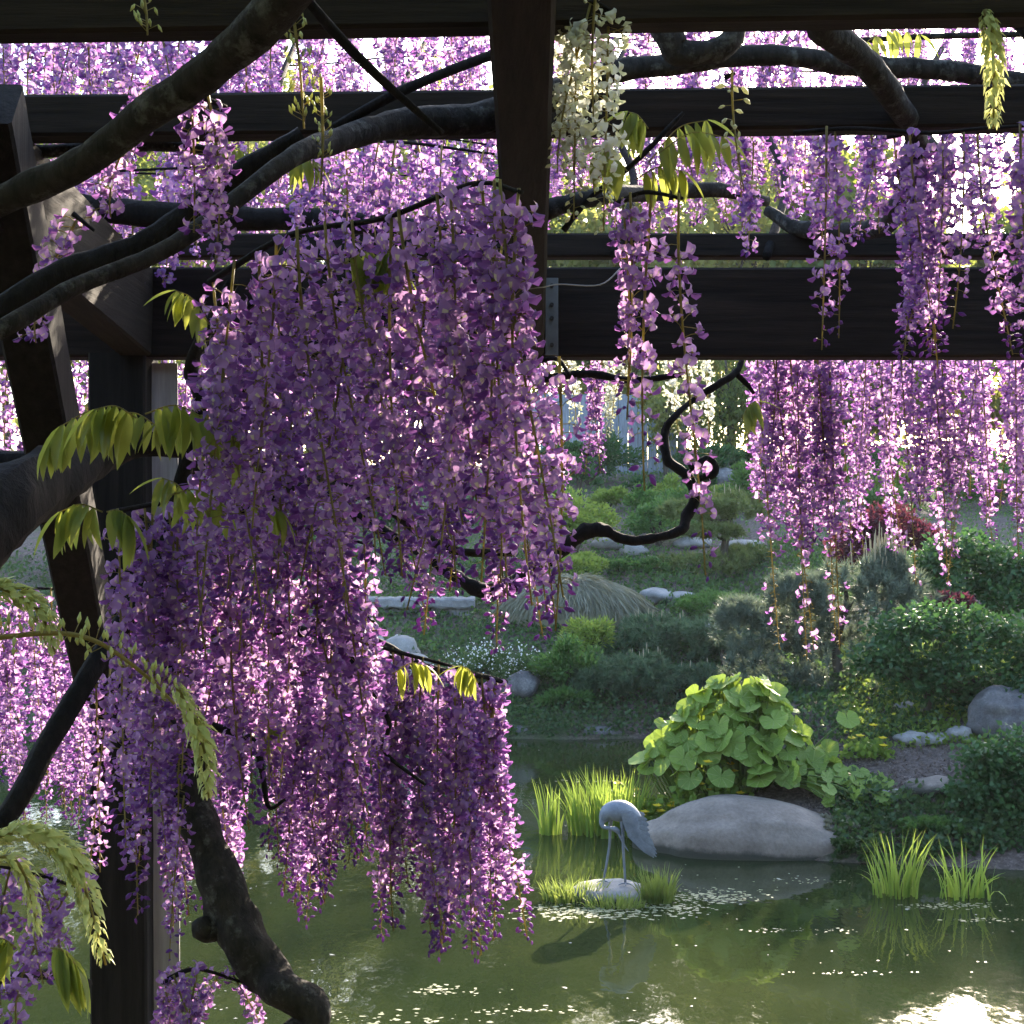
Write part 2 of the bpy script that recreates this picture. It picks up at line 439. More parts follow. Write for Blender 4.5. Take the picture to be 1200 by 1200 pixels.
xs = np.unique(np.concatenate([np.linspace(-400, -40, 10), np.linspace(-40, -12, 24), np.arange(-12, 12, .22), np.linspace(12, 40, 24), np.linspace(40, 400, 10)]))
ys = np.unique(np.concatenate([np.linspace(-60, 3, 12), np.arange(3, 8, .3), np.arange(8, 13, .6), np.arange(13, 28, .2), np.arange(28, 46, .5), np.linspace(46, 100, 25), np.linspace(100, 500, 8)]))
V = np.array([(x, y, terrain(x, y)) for y in ys for x in xs])
nx, ny = len(xs), len(ys)
i, j = np.meshgrid(np.arange(nx - 1), np.arange(ny - 1))
a = (j * nx + i).ravel()
T = np.concatenate([np.stack([a, a + 1, a + nx], 1), np.stack([a + 1, a + nx + 1, a + nx], 1)])
g = link('ground', mesh_tri('ground', V, T, np.zeros(len(T), int), [ground_material()]))
tag(g, kind='structure', label='garden soil banks rising around the pond', cat='ground')
V = np.array([(-19, 4.6, 0), (19, 4.6, 0), (19, 23.4, 0), (-19, 23.4, 0)])
w = link('pond_water', mesh_tri('pond_water', V, np.array([(0, 1, 2), (0, 2, 3)]), [0, 0], [water_material()]))
tag(w, kind='structure', label='still murky green pond water with soft reflections', cat='water')

def on_ground(px, D, sink=.03):
    X = (px - 600) / F * D
    return Vector((X, D, terrain(X, D) - sink))
def ztop(py, D): return EYE + (HOR - py) / F * D

# ------------------------------------------------------------------ pergola
pg = thing('pergola', 'dark weathered timber pergola with heavy header beam, rafters and a square post', 'pergola', (-.96, 3.87, 1.7))
def pbeam(name, p0, p1, w, h, mat='timber', seed=0, parent=None):
    mb = MB(); mb.add(*beam(p0, p1, w, h, seed=seed))
    return link(name, mb.mesh(name, [M[mat]], smooth=False, off=pg.location), parent or pg)
zh0, zh1 = EYE + .429, EYE + .665                       # header underside and top
HD = 3.80
pbeam('header_beam', (-3.2, HD + .045, (zh0 + zh1) / 2), (3.2, HD + .045, (zh0 + zh1) / 2), .09, zh1 - zh0, seed=1)
def raf_z(D): return EYE + .43 + (3.8 - D) * .105        # underside of the sloping rafters
def rafter(X, seed):
    y0, y1 = -1.2, HD - .001
    return pbeam('rafter', (X + (y0 - y1) * .0141, y0, raf_z(y0) + .117), (X, y1, raf_z(y1) + .117), .086, .232, 'timber_y', seed)
r1 = rafter(.040, 2); r2 = rafter(-.985, 3); r3 = rafter(1.75, 4)
# purlins lie on the rafters
for k, (D, py0, h, w_, tilt) in enumerate([(2.33, 35, .14, .06, .0167), (2.90, 158, .084, .065, .0108), (4.04, 303, .067, .055, 0), (1.2, 0, .14, .06, 0)]):
    zb = EYE + (HOR - py0) / F * D if k < 3 else raf_z(D) + .22
    z = zb + h / 2
    pbeam('purlin', (-3.1, D, z - tilt * 3.1), (3.1, D, z + tilt * 3.1), w_, h, seed=10 + k)
post = pbeam('post', (-1.025, 3.865, 1.65), (-1.035, 3.865, zh0 + .01), .15, .15, 'timber_z', 20)
pbeam('post', (2.95, 3.865, 1.65), (2.95, 3.865, zh0 + .01), .15, .15, 'timber_z', 21)
pbeam('post', (-2.95, 3.865, 1.65), (-2.95, 3.865, zh0 + .01), .15, .15, 'timber_z', 22)
pbeam('lit_side_strip', (-.9460, 3.865, 1.66), (-.9560, 3.865, zh0 - .01), .13, .007, 'lit_side_grey', 27)  # thin pale layer added so the post's side face reads as sunlit
b0 = P(118, 800, 3.80); b1 = P(-14, 120, 2.62)
pbeam('knee_brace', b0, b1, .10, .14, 'timber_z', 25)
mb = MB(); mb.add(*beam((.104, HD - .006, zh0 + .004), (.104, HD - .006, zh1 - .03), .034, .006, ch=.001, seg=2, wob=0))
hang = link('joist_hanger', mb.mesh('joist_hanger', [M['steel']], False, pg.location), pg)
for zz in (.03, .10, .135, .185):
    mb = MB(); mb.add(*tube([(.104, HD - .009, zh0 + zz), (.104, HD - .016, zh0 + zz)], [.0055, .0055], 8, 1))
    link('bolt', mb.mesh('bolt', [M['rust']], False, pg.location), hang)
mb = MB(); yw = 3.1
zz = raf_z(yw) - .002
mb.add(*tube([(-.02, yw, zz + .1), (.012, yw, zz + .004), (.06, yw - .01, zz - .004), (.10, yw, zz + .004), (.19, yw + .03, zz + .008), (.24, yw + .05, zz + .05)], [.0016] * 6, 5, 6))
link('tie_wire', mb.mesh('tie_wire', [M['wire']], True, pg.location), pg)

# ------------------------------------------------------------------ wisteria florets and racemes
def grid_tris(nu, nv, off=0):
    t = []
    for a in range(nv - 1):
        for b in range(nu - 1):
            q = off + a * nu + b
            t += [(q, q + 1, q + nu), (q + 1, q + nu + 1, q + nu)]
    return t

def floret(r, scale=1.0, open_=1.0):
    """pea flower on its pedicel: 0 stalk, 1 banner, 2 wings"""
    mb = MB()
    pl = .019 * r.uniform(.8, 1.2)
    end = np.array([pl, 0, .003])
    mb.add(*tube([(0, 0, 0), (pl * .6, 0, .0035), end], [.0007, .0006, .0011], 3, 1), 0)
    # calyx
    mb.add(*tube([end, end + [.003, 0, -.001]], [.0012, .0022], 4, 1), 0)
    w, h = .0112 * scale, .0172 * scale
    nu, nv = 6, 5
    wv, wp = r.uniform(.0006, .0018), r.uniform(0, 6)
    pts = []
    lean = r.uniform(.3, .9)
    for a in range(nv):
        v = a / (nv - 1)
        for b in range(nu):
            u = -1 + 2 * b / (nu - 1)
            ww = w * (.25 + .95 * math.sin(math.pi * (.12 + .62 * v))) * open_
            y = u * ww
            z = h * v * (1 - .16 * (1 - abs(u)) * (v > .9)) - .0035 * u * u * (1 - v)
            x = .003 + h * .35 * v * lean - .006 * scale * u * u * (.4 + v) + .003 * scale * math.sin(math.pi * v) + wv * math.sin(4.2 * u + wp + 3 * v)
            pts.append(end + np.array([x, y, z * .95]))
    tm = np.ones(len(grid_tris(nu, nv)), int); tm[4:6] = 3; tm[2 * (nu - 1) + 4:2 * (nu - 1) + 6] = 3
    mb.add(np.array(pts), grid_tris(nu, nv), tm)
    for s in (-1, 1):
        pts = []
        for a in range(3):
            v = a / 2
            for b in range(3):
                u = b / 2
                l = .019 * scale * v
                d = .0105 * scale * math.sin(math.pi * (.18 + .7 * v)) * u
                pts.append(end + np.array([.003 + l * .9, s * (.0012 + d * .55 * open_), -.0005 - l * .35 - d * .75 + .004 * scale * v * v]))
        mb.add(np.array(pts), grid_tris(3, 3), 2)
    return mb.arrays()

def budlet(r, scale=1.0):
    mb = MB()
    pl = .013 * r.uniform(.8, 1.3)
    mb.add(*tube([(0, 0, 0), (pl, 0, .002)], [.0006, .0007], 3, 1), 0)
    mb.add(*tube([(pl, 0, .002), (pl + .004 * scale, 0, .001), (pl + .009 * scale, 0, -.002), (pl + .014 * scale, 0, -.006)], [.0012, .0035 * scale, .0042 * scale, .0006], 5, 1), 2)
    return mb.arrays()

def bare(r):
    mb = MB(); pl = .016 * r.uniform(.7, 1.3)
    mb.add(*tube([(0, 0, 0), (pl * .6, 0, .002), (pl, 0, -.002)], [.0012, .0010, .0020], 3, 1), 0)
    return mb.arrays()

fr = np.random.default_rng(3)
FLO = [floret(fr, s, o) for s, o in [(.84, 1), (.92, .9), (.78, 1.05), (.86, .75), (.72, .9), (.95, .95), (.8, .55), (.88, 1.1)]]
BUD = [budlet(fr, s) for s in (1, .8, 1.1)]
BARE = [bare(fr) for _ in range(3)]

def place_floret(r, t, L, pos, stage, dens_ang):
    a = dens_ang + r.normal(0, .45)
    el = r.normal(.08, .42) - .25 * (t > .9)
    sc_ = {'f': r.uniform(.85, 1.2), 'b': r.uniform(.8, 1.2), 'n': 1.0}[stage] * (1.08 - .30 * t)
    X = np.array([math.cos(a) * math.cos(el), math.sin(a) * math.cos(el), math.sin(el)])
    Mx = Matrix.Rotation(a, 4, 'Z') @ Matrix.Rotation(-el, 4, 'Y') @ Matrix.Rotation(r.normal(0, .75), 4, 'X') @ Matrix.Scale(sc_, 4)
    Mx.translation = Vector(pos)
    return Mx

def raceme_layout(seed, L, per_m=225, open_to=.85, bare_from=1.1, bare_top=0.0):
    """list of (stage, template index, matrix) and the stalk centre line; hangs down from the origin"""
    r = np.random.default_rng(seed)
    b1, b2 = r.normal(0, .025, 2)
    ph = r.uniform(0, 6)
    def c(t): return np.array([b1 * math.sin(2.4 * t + ph) - b1 * math.sin(ph), b2 * math.sin(2.1 * t + ph) - b2 * math.sin(ph), -L * t])
    out = []; n = int(L * per_m); ang = r.uniform(0, 6.3)
    for k in range(n):
        t = .05 + .95 * (k + r.uniform(-.4, .4)) / n
        ang += 2.39996
        if t < bare_top or (t < .2 and r.random() > .25 + t * 3.5): continue
        if t > bare_from: st = 'n' if r.random() < .8 else 'f'
        elif t > open_to + r.normal(0, .03): st = 'b'
        else: st = 'f'
        idx = r.integers(len({'f': FLO, 'b': BUD, 'n': BARE}[st]))
        out.append((st, int(idx), place_floret(r, t, L, c(t), st, ang)))
    stalk = [c(t) for t in np.linspace(0, 1, 8)]
    return out, stalk

def stalk_arrays(stalk, r0=.0024, r1=.0013):
    return tube(stalk, np.linspace(r0, r1, len(stalk)), 5, 2)

PURPLE = [M['stalk'], M['banner'], M['wing'], M['throat']]
WHITE = [M['stalk'], M['w_banner'], M['w_wing'], M['w_wing']]
SRC = {'f': FLO, 'b': BUD, 'n': BARE}
def raceme_mesh(name, seed, L, mats, **kw):
    lay, stalk = raceme_layout(seed, L, **kw)
    mb = MB(); V, T = stalk_arrays(stalk); mb.add(V, T, 0)
    for st, idx, Mx in lay:
        V, T, m = SRC[st][idx]
        mb.add(xf(V, Mx), T, m)
    return mb.mesh(name, mats)

RAC = {'full': [], 'sparse': [], 'tail': [], 'short': []}
for k, L in enumerate((.42, .48, .55, .62, .70, .52)): RAC['full'].append((L, raceme_mesh('raceme', 100 + k, L, PURPLE)))
for k, L in enumerate((.40, .50, .60)): RAC['sparse'].append((L, raceme_mesh('raceme', 200 + k, L, PURPLE, per_m=110, open_to=.9)))
for k, L in enumerate((.62, .74, .84)): RAC['tail'].append((L, raceme_mesh('raceme', 300 + k, L, PURPLE, bare_from=.66, per_m=165)))
for k, L in enumerate((.20, .26, .32)): RAC['short'].append((L, raceme_mesh('raceme', 400 + k, L, PURPLE, per_m=215, open_to=.95)))
RAC['loose'] = [(L, raceme_mesh('raceme', 600 + k, L, PURPLE, per_m=165, open_to=.92)) for k, L in enumerate((.42, .52, .60, .68, .76))]
RAC['white'] = [(L, raceme_mesh('white_raceme', 500 + k, L, WHITE, per_m=210, open_to=.8)) for k, L in enumerate((.24, .30, .36))]
RAC['pods'] = [(L, raceme_mesh('pale_bud_raceme', 520 + k, L, WHITE, per_m=110, open_to=.0)) for k, L in enumerate((.22, .30))]

rr = np.random.default_rng(11)
def hang_raceme(vine, p, kind, L=None, hero=False, name='raceme'):
    """one raceme, a part of its vine; near ones carry every floret as an object"""
    opts = RAC[kind]
    if L is None: Lm, me = opts[rr.integers(len(opts))]
    else: Lm, me = min(opts, key=lambda q: abs(q[0] - L * rr.uniform(.9, 1.1)))
    f = 1.0 if L is None else L / Lm
    s = (max(.85, min(1.15, f)) * rr.uniform(.93, 1.07),) * 2 + (f,)
    rot = (rr.normal(0, .05), rr.normal(0, .05), rr.uniform(0, 6.28))
    loc = Vector(p) - vine.location
    if not hero:
        return link(name, me, vine, loc, rot, s)
    lay, stalk = raceme_layout(int(rr.integers(1e6)), L, per_m=180)
    mb = MB(); V, T = stalk_arrays(stalk); mb.add(V, T, 0)
    for st, idx, Mx in lay:
        if st != 'f':
            V, T, m = SRC[st][idx]; mb.add(xf(V, Mx), T, m)
    o = link(name, mb.mesh('raceme_stalk', PURPLE), vine, loc, (0, 0, 0))
    for st, idx, Mx in lay:
        if st == 'f':
            q = link('floret', FLO_ME[idx], o); q.matrix_local = Mx
    return o
FLO_ME = [mesh_tri('floret', *f, PURPLE) for f in FLO]

def path_at(pts, t):
    c = catmull(pts, 12)
    f = t * (len(c) - 1); a = int(min(f, len(c) - 2)); u = f - a
    return c[a] * (1 - u) + c[a + 1] * u

def branch(vine, pts, mat='bark', name='branch', sides=9, bump=.25, sub=7, freq=30):
    """pts: (x, y, D, thickness in photo pixels)"""
    wr = np.random.default_rng(int(pts[0][0] * 7 + pts[0][1]) % 9999)
    W = [P(x + wr.normal(0, .16) * w, y + wr.normal(0, .16) * w, D) for x, y, D, w in pts]; r = [w / 2 / F * D * (.86 if w < 70 else 1) for _, _, D, w in pts]
    mb = MB(); mb.add(*tube(W, r, sides, sub, bump, seed=len(col.objects) % 17, freq=freq))
    return link(name, mb.mesh(name, [M[mat]], True, vine.location), vine)

def cane(vine, pts, n, Ls, kinds, r=.005, heroes=(), jit=.02, name='raceme', mat='bark_dark'):
    W = [P(*p) for p in pts]
    mb = MB(); mb.add(*tube(W, np.linspace(r, r * .6, len(W)), 6, 8, .2, freq=40))
    link('cane', mb.mesh('cane', [M[mat]], True, vine.location), vine)
    for k in range(n):
        t = min(1, max(0, (k + .5 + rr.uniform(-.45, .45)) / n))
        p = Vector(path_at(W, t))
        p = p + Vector((0, rr.uniform(-1, 1) * jit, 0)) * (0 if k in heroes else 1)
        kind = kinds[int(rr.integers(len(kinds)))]
        L = Ls[0] + (Ls[1] - Ls[0]) * rr.random() if not callable(Ls) else Ls(t)
        hang_raceme(vine, p + Vector((0, 0, .004)), kind, L, hero=(k in heroes), name=name)

# compound leaf: rachis with leaflets, every leaflet an object
def leaflet_mesh():
    n = 6; V = []
    for i_ in range(n + 1):
        t = i_ / n
        w = .0088 * math.sin(math.pi * min(1, .06 + .94 * t ** .8)) ** .8 if t < 1 else 0
        x = .066 * t; z = -.016 * t * t
        V += [(x, -w, z + w * .3), (x, 0, z), (x, w, z + w * .3)]
    T = []
    for i_ in range(n):
        for b in (0, 1):
            q = i_ * 3 + b; T += [(q, q + 3, q + 1), (q + 1, q + 3, q + 4)]
    return mesh_tri('leaflet', np.array(V), np.array(T), np.zeros(len(T), int), [M['wleaf']])
LEAFLET = leaflet_mesh()
def compound_leaf(vine, x0, y0, x1, y1, D, pairs=5, s=1.0, D1=None):
    a, b = P(x0, y0, D), P(x1, y1, D1 or D)
    mid = (a + b) / 2 + Vector((0, 0, .18 * (b - a).length))
    loc = a
    mb = MB(); mb.add(*tube([a, mid, b], [.0014, .0011, .0008], 5, 6))
    o = link('leaf', mb.mesh('leaf_rachis', [M['stalk']], True, a), vine, a - vine.location)
    c = catmull([a, mid, b], 12)
    for k in range(pairs):
        t = .22 + .74 * k / max(1, pairs - 1)
        i_ = int(t * (len(c) - 1)); p = Vector(c[i_]); tg = Vector(c[min(i_ + 1, len(c) - 1)] - c[max(i_ - 1, 0)]).normalized()
        for sd in (-1, 1):
            side = tg.cross(Vector((0, 0, 1))).normalized() * sd
            d = (tg * rr.uniform(.1, .5) + side * rr.uniform(.25, .6) + Vector((0, 0, -rr.uniform(.75, 1.2)))).normalized()
            q = link('leaflet', LEAFLET, o, p - a)
            m = d.to_track_quat('X', 'Z').to_matrix().to_4x4() @ Matrix.Rotation(rr.normal(0, .6), 4, 'X')
            sz = s * rr.uniform(.8, 1.15)
            q.matrix_local = Matrix.Translation(p - a) @ m @ Matrix.Scale(sz, 4)
    d = (Vector(c[-1] - c[-3]).normalized() + Vector((0, 0, -.6))).normalized()
    q = link('leaflet', LEAFLET, o); q.matrix_local = Matrix.Translation(b - a) @ d.to_track_quat('X', 'Z').to_matrix().to_4x4() @ Matrix.Scale(s, 4)
    return o

def catkin(vine, pts, wpx, dense=True, name='bud_raceme', stalk_px=5):
    """young raceme still in bud: scaly spindle or open spike of upright buds along a bent stalk"""
    W = [P(x, y, D) for x, y, D in pts]
    D = pts[0][2]
    mb = MB(); mb.add(*tube(W, [stalk_px / 2 / F * D * q for q in np.linspace(1, .5, len(W))], 6, 6), 0)
    c = catmull(W, 14); n = len(c)
    L = sum((Vector(c[k + 1]) - Vector(c[k])).length for k in range(n - 1))
    w_ = wpx / F * D * (1.55 if dense else 1)
    cnt = int(L / .0008) if dense else int(L / .0045)
    for k in range(cnt):
        t = (k + rr.random()) / cnt
        i_ = int(t * (n - 2)); p = c[i_] + (c[i_ + 1] - c[i_]) * (t * (n - 2) - i_)
        tg = c[i_ + 1] - c[i_]; tg /= np.linalg.norm(tg)
        q = rr.normal(size=3); s = np.cross(tg, q); s /= np.linalg.norm(s)
        if dense:
            prof = math.sin(math.pi * (.10 + .8 * t)) ** .6 * rr.uniform(.75, 1.1)
            base = p + s * w_ * .14 * prof
            d = tg * .75 + s * rr.uniform(.25, .8) + rr.normal(0, .12, 3); d /= np.linalg.norm(d)
            l = w_ * rr.uniform(.3, .55) * prof + .003
            Vl, Tl = leaf_arrays(base[None], d[None], l, l * .42, .3, s[None])
            mb.add(Vl, Tl, 1)
        else:
            d = s * .9 + np.array([0, 0, .5]); d /= np.linalg.norm(d)
            l = w_ * rr.uniform(.3, .45)
            mb.add(*tube([p, p + d * l], [.0006, .0007], 3, 1), 0)
            e = p + d * l; d2 = d * .4 + np.array([0, 0, .8 if rr.random() < .7 else -.8]); d2 /= np.linalg.norm(d2)
            b_ = w_ * rr.uniform(.25, .36)
            mb.add(*tube([e, e + d2 * b_ * .4, e + d2 * b_], [.001, b_ * .22, .0005], 5, 1), 1)
    return link(name, mb.mesh(name, [M['stalk'], M['bud']], True, vine.location), vine)

# ------------------------------------------------------------------ vine 1: near mass round the post
v1 = thing('wisteria_vine', 'violet wisteria with bent gnarled trunk, racemes massed thickly around the pergola post', 'wisteria', P(300, 1581, 2.8))
branch(v1, [(185, 640, 3.05, 40), (205, 760, 3.02, 44), (218, 860, 3.0, 42), (236, 950, 2.95, 46), (262, 1030, 2.9, 60), (268, 1085, 2.88, 66), (300, 1128, 2.85, 58), (340, 1160, 2.8, 54), (356, 1190, 2.8, 56), (345, 1240, 2.8, 60), (315, 1400, 2.8, 66), (300, 1590, 2.8, 80)], name='trunk', sides=14, bump=.35, freq=18)
branch(v1, [(268, 1085, 2.88, 40), (250, 1092, 2.86, 34), (240, 1082, 2.85, 22)], name='trunk_burl', sides=10)
branch(v1, [(-60, 1010, 2.6, 34), (0, 945, 2.65, 32), (60, 860, 2.75, 30), (125, 770, 2.85, 28), (185, 660, 3.0, 26), (220, 560, 3.0, 22), (230, 470, 2.9, 20), (225, 430, 2.9, 20), (270, 330, 2.6, 16)], 'bark_dark', bump=.15)
branch(v1, [(-80, 690, 2.6, 100), (0, 600, 2.75, 96), (70, 540, 3.0, 70), (150, 520, 3.2, 40), (250, 530, 3.2, 26)], 'bark_dark', bump=.2)
branch(v1, [(185, 640, 3.05, 24), (260, 600, 2.9, 20), (360, 560, 2.6, 18), (440, 585, 2.5, 16), (520, 640, 2.5, 12), (600, 650, 2.5, 10)], 'bark', bump=.2)
branch(v1, [(205, 760, 3.02, 22), (300, 740, 3.05, 16), (420, 750, 3.05, 14), (500, 780, 3.08, 11), (560, 790, 3.1, 8), (592, 800, 3.15, 6)], 'bark', bump=.2)
branch(v1, [(405, 755, 3.0, 9), (428, 800, 2.95, 8), (455, 845, 2.95, 7), (452, 880, 2.95, 6), (500, 920, 2.95, 4)], 'bark_dark')
branch(v1, [(250, 850, 2.95, 12), (295, 870, 2.95, 11), (306, 905, 2.95, 9), (315, 945, 2.95, 6), (335, 935, 2.95, 4)], 'bark_dark')
branch(v1, [(-30, 1150, 2.5, 14), (60, 1140, 2.5, 15), (105, 1150, 2.6, 14)], 'bark')

cane(v1, [(245, 330, 2.15), (340, 275, 2.05), (450, 255, 1.95), (555, 215, 1.88), (612, 225, 1.82)], 15, (.40, .56), ['full'], heroes=(7, 11, 14))
cane(v1, [(230, 400, 2.45), (330, 335, 2.4), (430, 300, 2.35), (520, 290, 2.3), (600, 290, 2.25)], 17, (.42, .6), ['full', 'full', 'sparse'])
cane(v1, [(240, 470, 2.75), (350, 440, 2.7), (450, 420, 2.7), (560, 430, 2.65), (610, 440, 2.6)], 15, (.38, .52), ['full'])
cane(v1, [(610, 430, 2.3), (650, 420, 2.25), (668, 440, 2.2)], 2, (.40, .48), ['sparse'])
cane(v1, [(130, 600, 2.5), (200, 590, 2.6), (280, 600, 2.7), (360, 620, 2.75), (440, 640, 2.8)], 15, (.45, .62), ['full'])
cane(v1, [(150, 700, 2.9), (230, 690, 3.05), (320, 680, 3.1), (400, 700, 3.1), (440, 730, 3.15)], 18, (.5, .72), ['full'])
cane(v1, [(195, 760, 3.3), (300, 750, 3.4), (400, 760, 3.4)], 13, (.55, .66), ['full'])
cane(v1, [(420, 750, 2.95), (470, 765, 3.0), (520, 778, 3.05), (560, 790, 3.1), (588, 800, 3.12)], 14, lambda t: .36 + .30 * math.sin(math.pi * min(1, .1 + .75 * t)) * rr.uniform(.8, 1.0), ['full'])
cane(v1, [(410, 760, 3.3), (480, 775, 3.35), (540, 795, 3.35), (580, 805, 3.3)], 13, (.40, .60), ['full'])
cane(v1, [(100, 770, 3.05), (140, 780, 3.15), (172, 790, 3.2)], 3, (.42, .5), ['sparse'])
cane(v1, [(-30, 690, 4.2), (60, 690, 4.2), (160, 700, 4.2), (240, 720, 4.2)], 14, (.55, .72), ['full'])
cane(v1, [(-30, 740, 4.7), (60, 740, 4.7), (180, 750, 4.8)], 11, (.5, .65), ['full'])
cane(v1, [(-20, 1010, 2.35), (30, 1020, 2.4), (95, 1040, 2.45)], 5, (.16, .25), ['short'])
cane(v1, [(190, 1150, 2.75), (230, 1135, 2.8), (285, 1150, 2.85)], 6, (.14, .18), ['short'])
cane(v1, [(205, 930, 2.7), (225, 935, 2.7)], 1, (.30, .32), ['sparse'])
cane(v1, [(-30, 400, 4.7), (60, 410, 4.7), (200, 415, 4.6), (280, 410, 4.6)], 17, (.5, .6), ['full'])
cane(v1, [(260, 410, 4.4), (400, 405, 4.4), (560, 405, 4.4), (640, 410, 4.4)], 17, (.4, .55), ['full'])
# leaves round the brace
for a in [(185, 500, 130, 488, 2.25), (235, 500, 185, 495, 2.25), (90, 500, 55, 520, 2.2), (230, 600, 190, 560, 2.25), (150, 490, 70, 500, 2.15), (160, 490, 110, 480, 2.1), (170, 485, 240, 490, 2.1), (215, 490, 280, 510, 2.15), (120, 600, 70, 600, 2.1), (125, 600, 150, 605, 2.1), (200, 580, 260, 590, 2.2), (245, 380, 205, 340, 2.3), (400, 310, 455, 300, 2.0), (470, 300, 440, 300, 2.0), (290, 590, 330, 600, 2.3), (330, 190, 370, 190, 2.6), (240, 180, 290, 180, 2.6), (460, 790, 500, 780, 2.9), (560, 800, 540, 780, 2.9), (20, 1110, -10, 1100, 2.0), (60, 1110, 90, 1130, 2.0), (300, 860, 330, 850, 2.9)]:
    compound_leaf(v1, *a, pairs=6, s=1.12 if a[4] < 2.2 else .85)
catkin(v1, [(-60, 690, 1.9), (0, 690, 1.9), (45, 715, 1.9), (65, 765, 1.9)], 26)
catkin(v1, [(-60, 755, 1.8), (0, 747, 1.8), (70, 742, 1.8), (120, 755, 1.8), (175, 795, 1.85), (205, 825, 1.85)], 40, dense=False, name='bud_spike', stalk_px=8)
catkin(v1, [(205, 800, 1.9), (225, 840, 1.9), (240, 880, 1.9), (245, 935, 1.9)], 26)
catkin(v1, [(-20, 985, 1.8), (30, 975, 1.8), (75, 995, 1.8), (100, 1040, 1.8), (125, 1130, 1.8)], 30)
catkin(v1, [(-20, 1010, 1.9), (15, 1005, 1.9), (35, 1040, 1.9), (45, 1095, 1.9)], 20)

# ------------------------------------------------------------------ vine 2: overhead
v2 = thing('wisteria_vine', 'lilac wisteria with thick lichened branches sprawling over the pergola purlins', 'wisteria', P(1400, 1300, 3.0))
branch(v2, [(420, -120, 1.5, 62), (330, 0, 1.62, 60), (270, 70, 1.68, 56), (180, 145, 1.75, 48), (90, 195, 1.8, 44), (0, 238, 1.85, 42), (-120, 300, 1.9, 40)], bump=.15, sides=12)
branch(v2, [(640, 110, 2.75, 46), (560, 125, 2.72, 44), (470, 140, 2.65, 40), (390, 160, 2.5, 34), (330, 190, 2.35, 28), (200, 280, 2.2, 24), (100, 335, 2.1, 25), (0, 385, 2.0, 26), (-90, 430, 1.95, 26)], bump=.12, sides=10)
branch(v2, [(350, 160, 2.5, 26), (260, 215, 2.5, 34), (160, 280, 2.5, 38), (60, 335, 2.45, 36), (-40, 385, 2.4, 36)], 'bark_dark', bump=.2)
branch(v2, [(340, -20, 1.9, 14), (395, 38, 1.95, 15), (450, 95, 2.0, 13), (520, 156, 2.05, 8)], 'bark_dark', bump=.1)
branch(v2, [(390, 150, 2.6, 14), (470, 108, 2.6, 14), (570, 66, 2.65, 14), (700, 20, 2.7, 14)], 'bark_dark', bump=.1)
branch(v2, [(640, 100, 3.2, 30), (720, 92, 3.2, 32), (800, 78, 3.2, 30), (900, 62, 3.2, 28), (1000, 72, 3.25, 30), (1100, 80, 3.3, 28), (1200, 92, 3.3, 24), (1320, 100, 3.3, 22)], bump=.2, sides=10)
branch(v2, [(770, -10, 2.7, 44), (778, 45, 2.7, 42), (810, 66, 2.7, 38), (850, 45, 2.7, 34), (866, 0, 2.7, 30), (880, -60, 2.7, 30)], 'bark', bump=.2)
branch(v2, [(930, -40, 2.55, 44), (960, 25, 2.6, 42), (1000, 70, 2.68, 38), (1045, 105, 2.78, 34), (1075, 170, 3.0, 30), (1060, 230, 3.4, 30), (1030, 270, 3.8, 28), (940, 262, 4.0, 22), (900, 245, 4.1, 14)], 'bark', bump=.22, sides=10)
branch(v2, [(-60, 180, 2.95, 18), (60, 175, 2.95, 18), (180, 172, 2.95, 16), (260, 178, 2.95, 14)], 'bark', bump=.15)
branch(v2, [(60, 238, 3.5, 34), (150, 246, 3.5, 36), (250, 246, 3.5, 34), (400, 262, 3.5, 30), (560, 285, 3.6, 24)], 'bark_dark', bump=.2)
branch(v2, [(640, 250, 3.3, 26), (690, 232, 3.3, 26), (770, 232, 3.5, 22), (840, 226, 3.6, 20), (900, 235, 3.7, 14)], bump=.2)
branch(v2, [(660, 270, 2.6, 10), (690, 235, 2.6, 9), (740, 190, 2.6, 8), (800, 130, 2.6, 6)], 'bark_dark')
branch(v2, [(1000, 44, 3.6, 8), (1090, 42, 3.6, 8), (1200, 38, 3.6, 8)], 'bark')
branch(v2, [(1320, 100, 3.3, 24), (1380, 300, 3.3, 40), (1370, 700, 3.2, 60), (1400, 1300, 3.0, 80), (1400, 1560, 2.9, 90)], name='trunk', bump=.3, sides=12)

for x_ in (90, 330, 480, 720, 900, 1090):      # limbs arching up and outward that carry the outer canes
    branch(v2, [(x_, 300, 3.95, 13), (x_ + 22, 205, 4.5, 11), (x_ - 12, 125, 5.1, 10), (x_ + 12, 60, 5.7, 8), (x_ + 30, 30, 6.2, 6)], 'bark_dark', bump=.2)
cane(v2, [(-20, 15, 3.3), (150, 20, 3.3), (320, 10, 3.3)], 12, (.22, .30), ['short'])
cane(v2, [(-20, -20, 4.3), (150, -30, 4.3), (300, -25, 4.3), (450, -20, 4.3), (600, -25, 4.3)], 20, (.38, .5), ['full'])
cane(v2, [(-20, 40, 5.0), (200, 30, 5.0), (420, 30, 5.0), (620, 30, 5.0)], 16, (.4, .5), ['full'])
for (y_, D_, n_) in [(-10, 5.6, 20), (70, 5.9, 20), (150, 5.3, 18), (210, 5.8, 18)]:
    cane(v2, [(-40, y_, D_), (150, y_ - 8, D_), (330, y_ + 6, D_), (480, y_ - 5, D_), (640, y_, D_)], n_, (.38, .55), ['full'])
cane(v2, [(-40, 190, 3.7), (100, 200, 3.7), (240, 195, 3.7)], 8, (.2, .3), ['short'])
cane(v2, [(640, 60, 5.5), (760, 70, 5.5), (880, 60, 5.5)], 7, (.35, .45), ['full'])
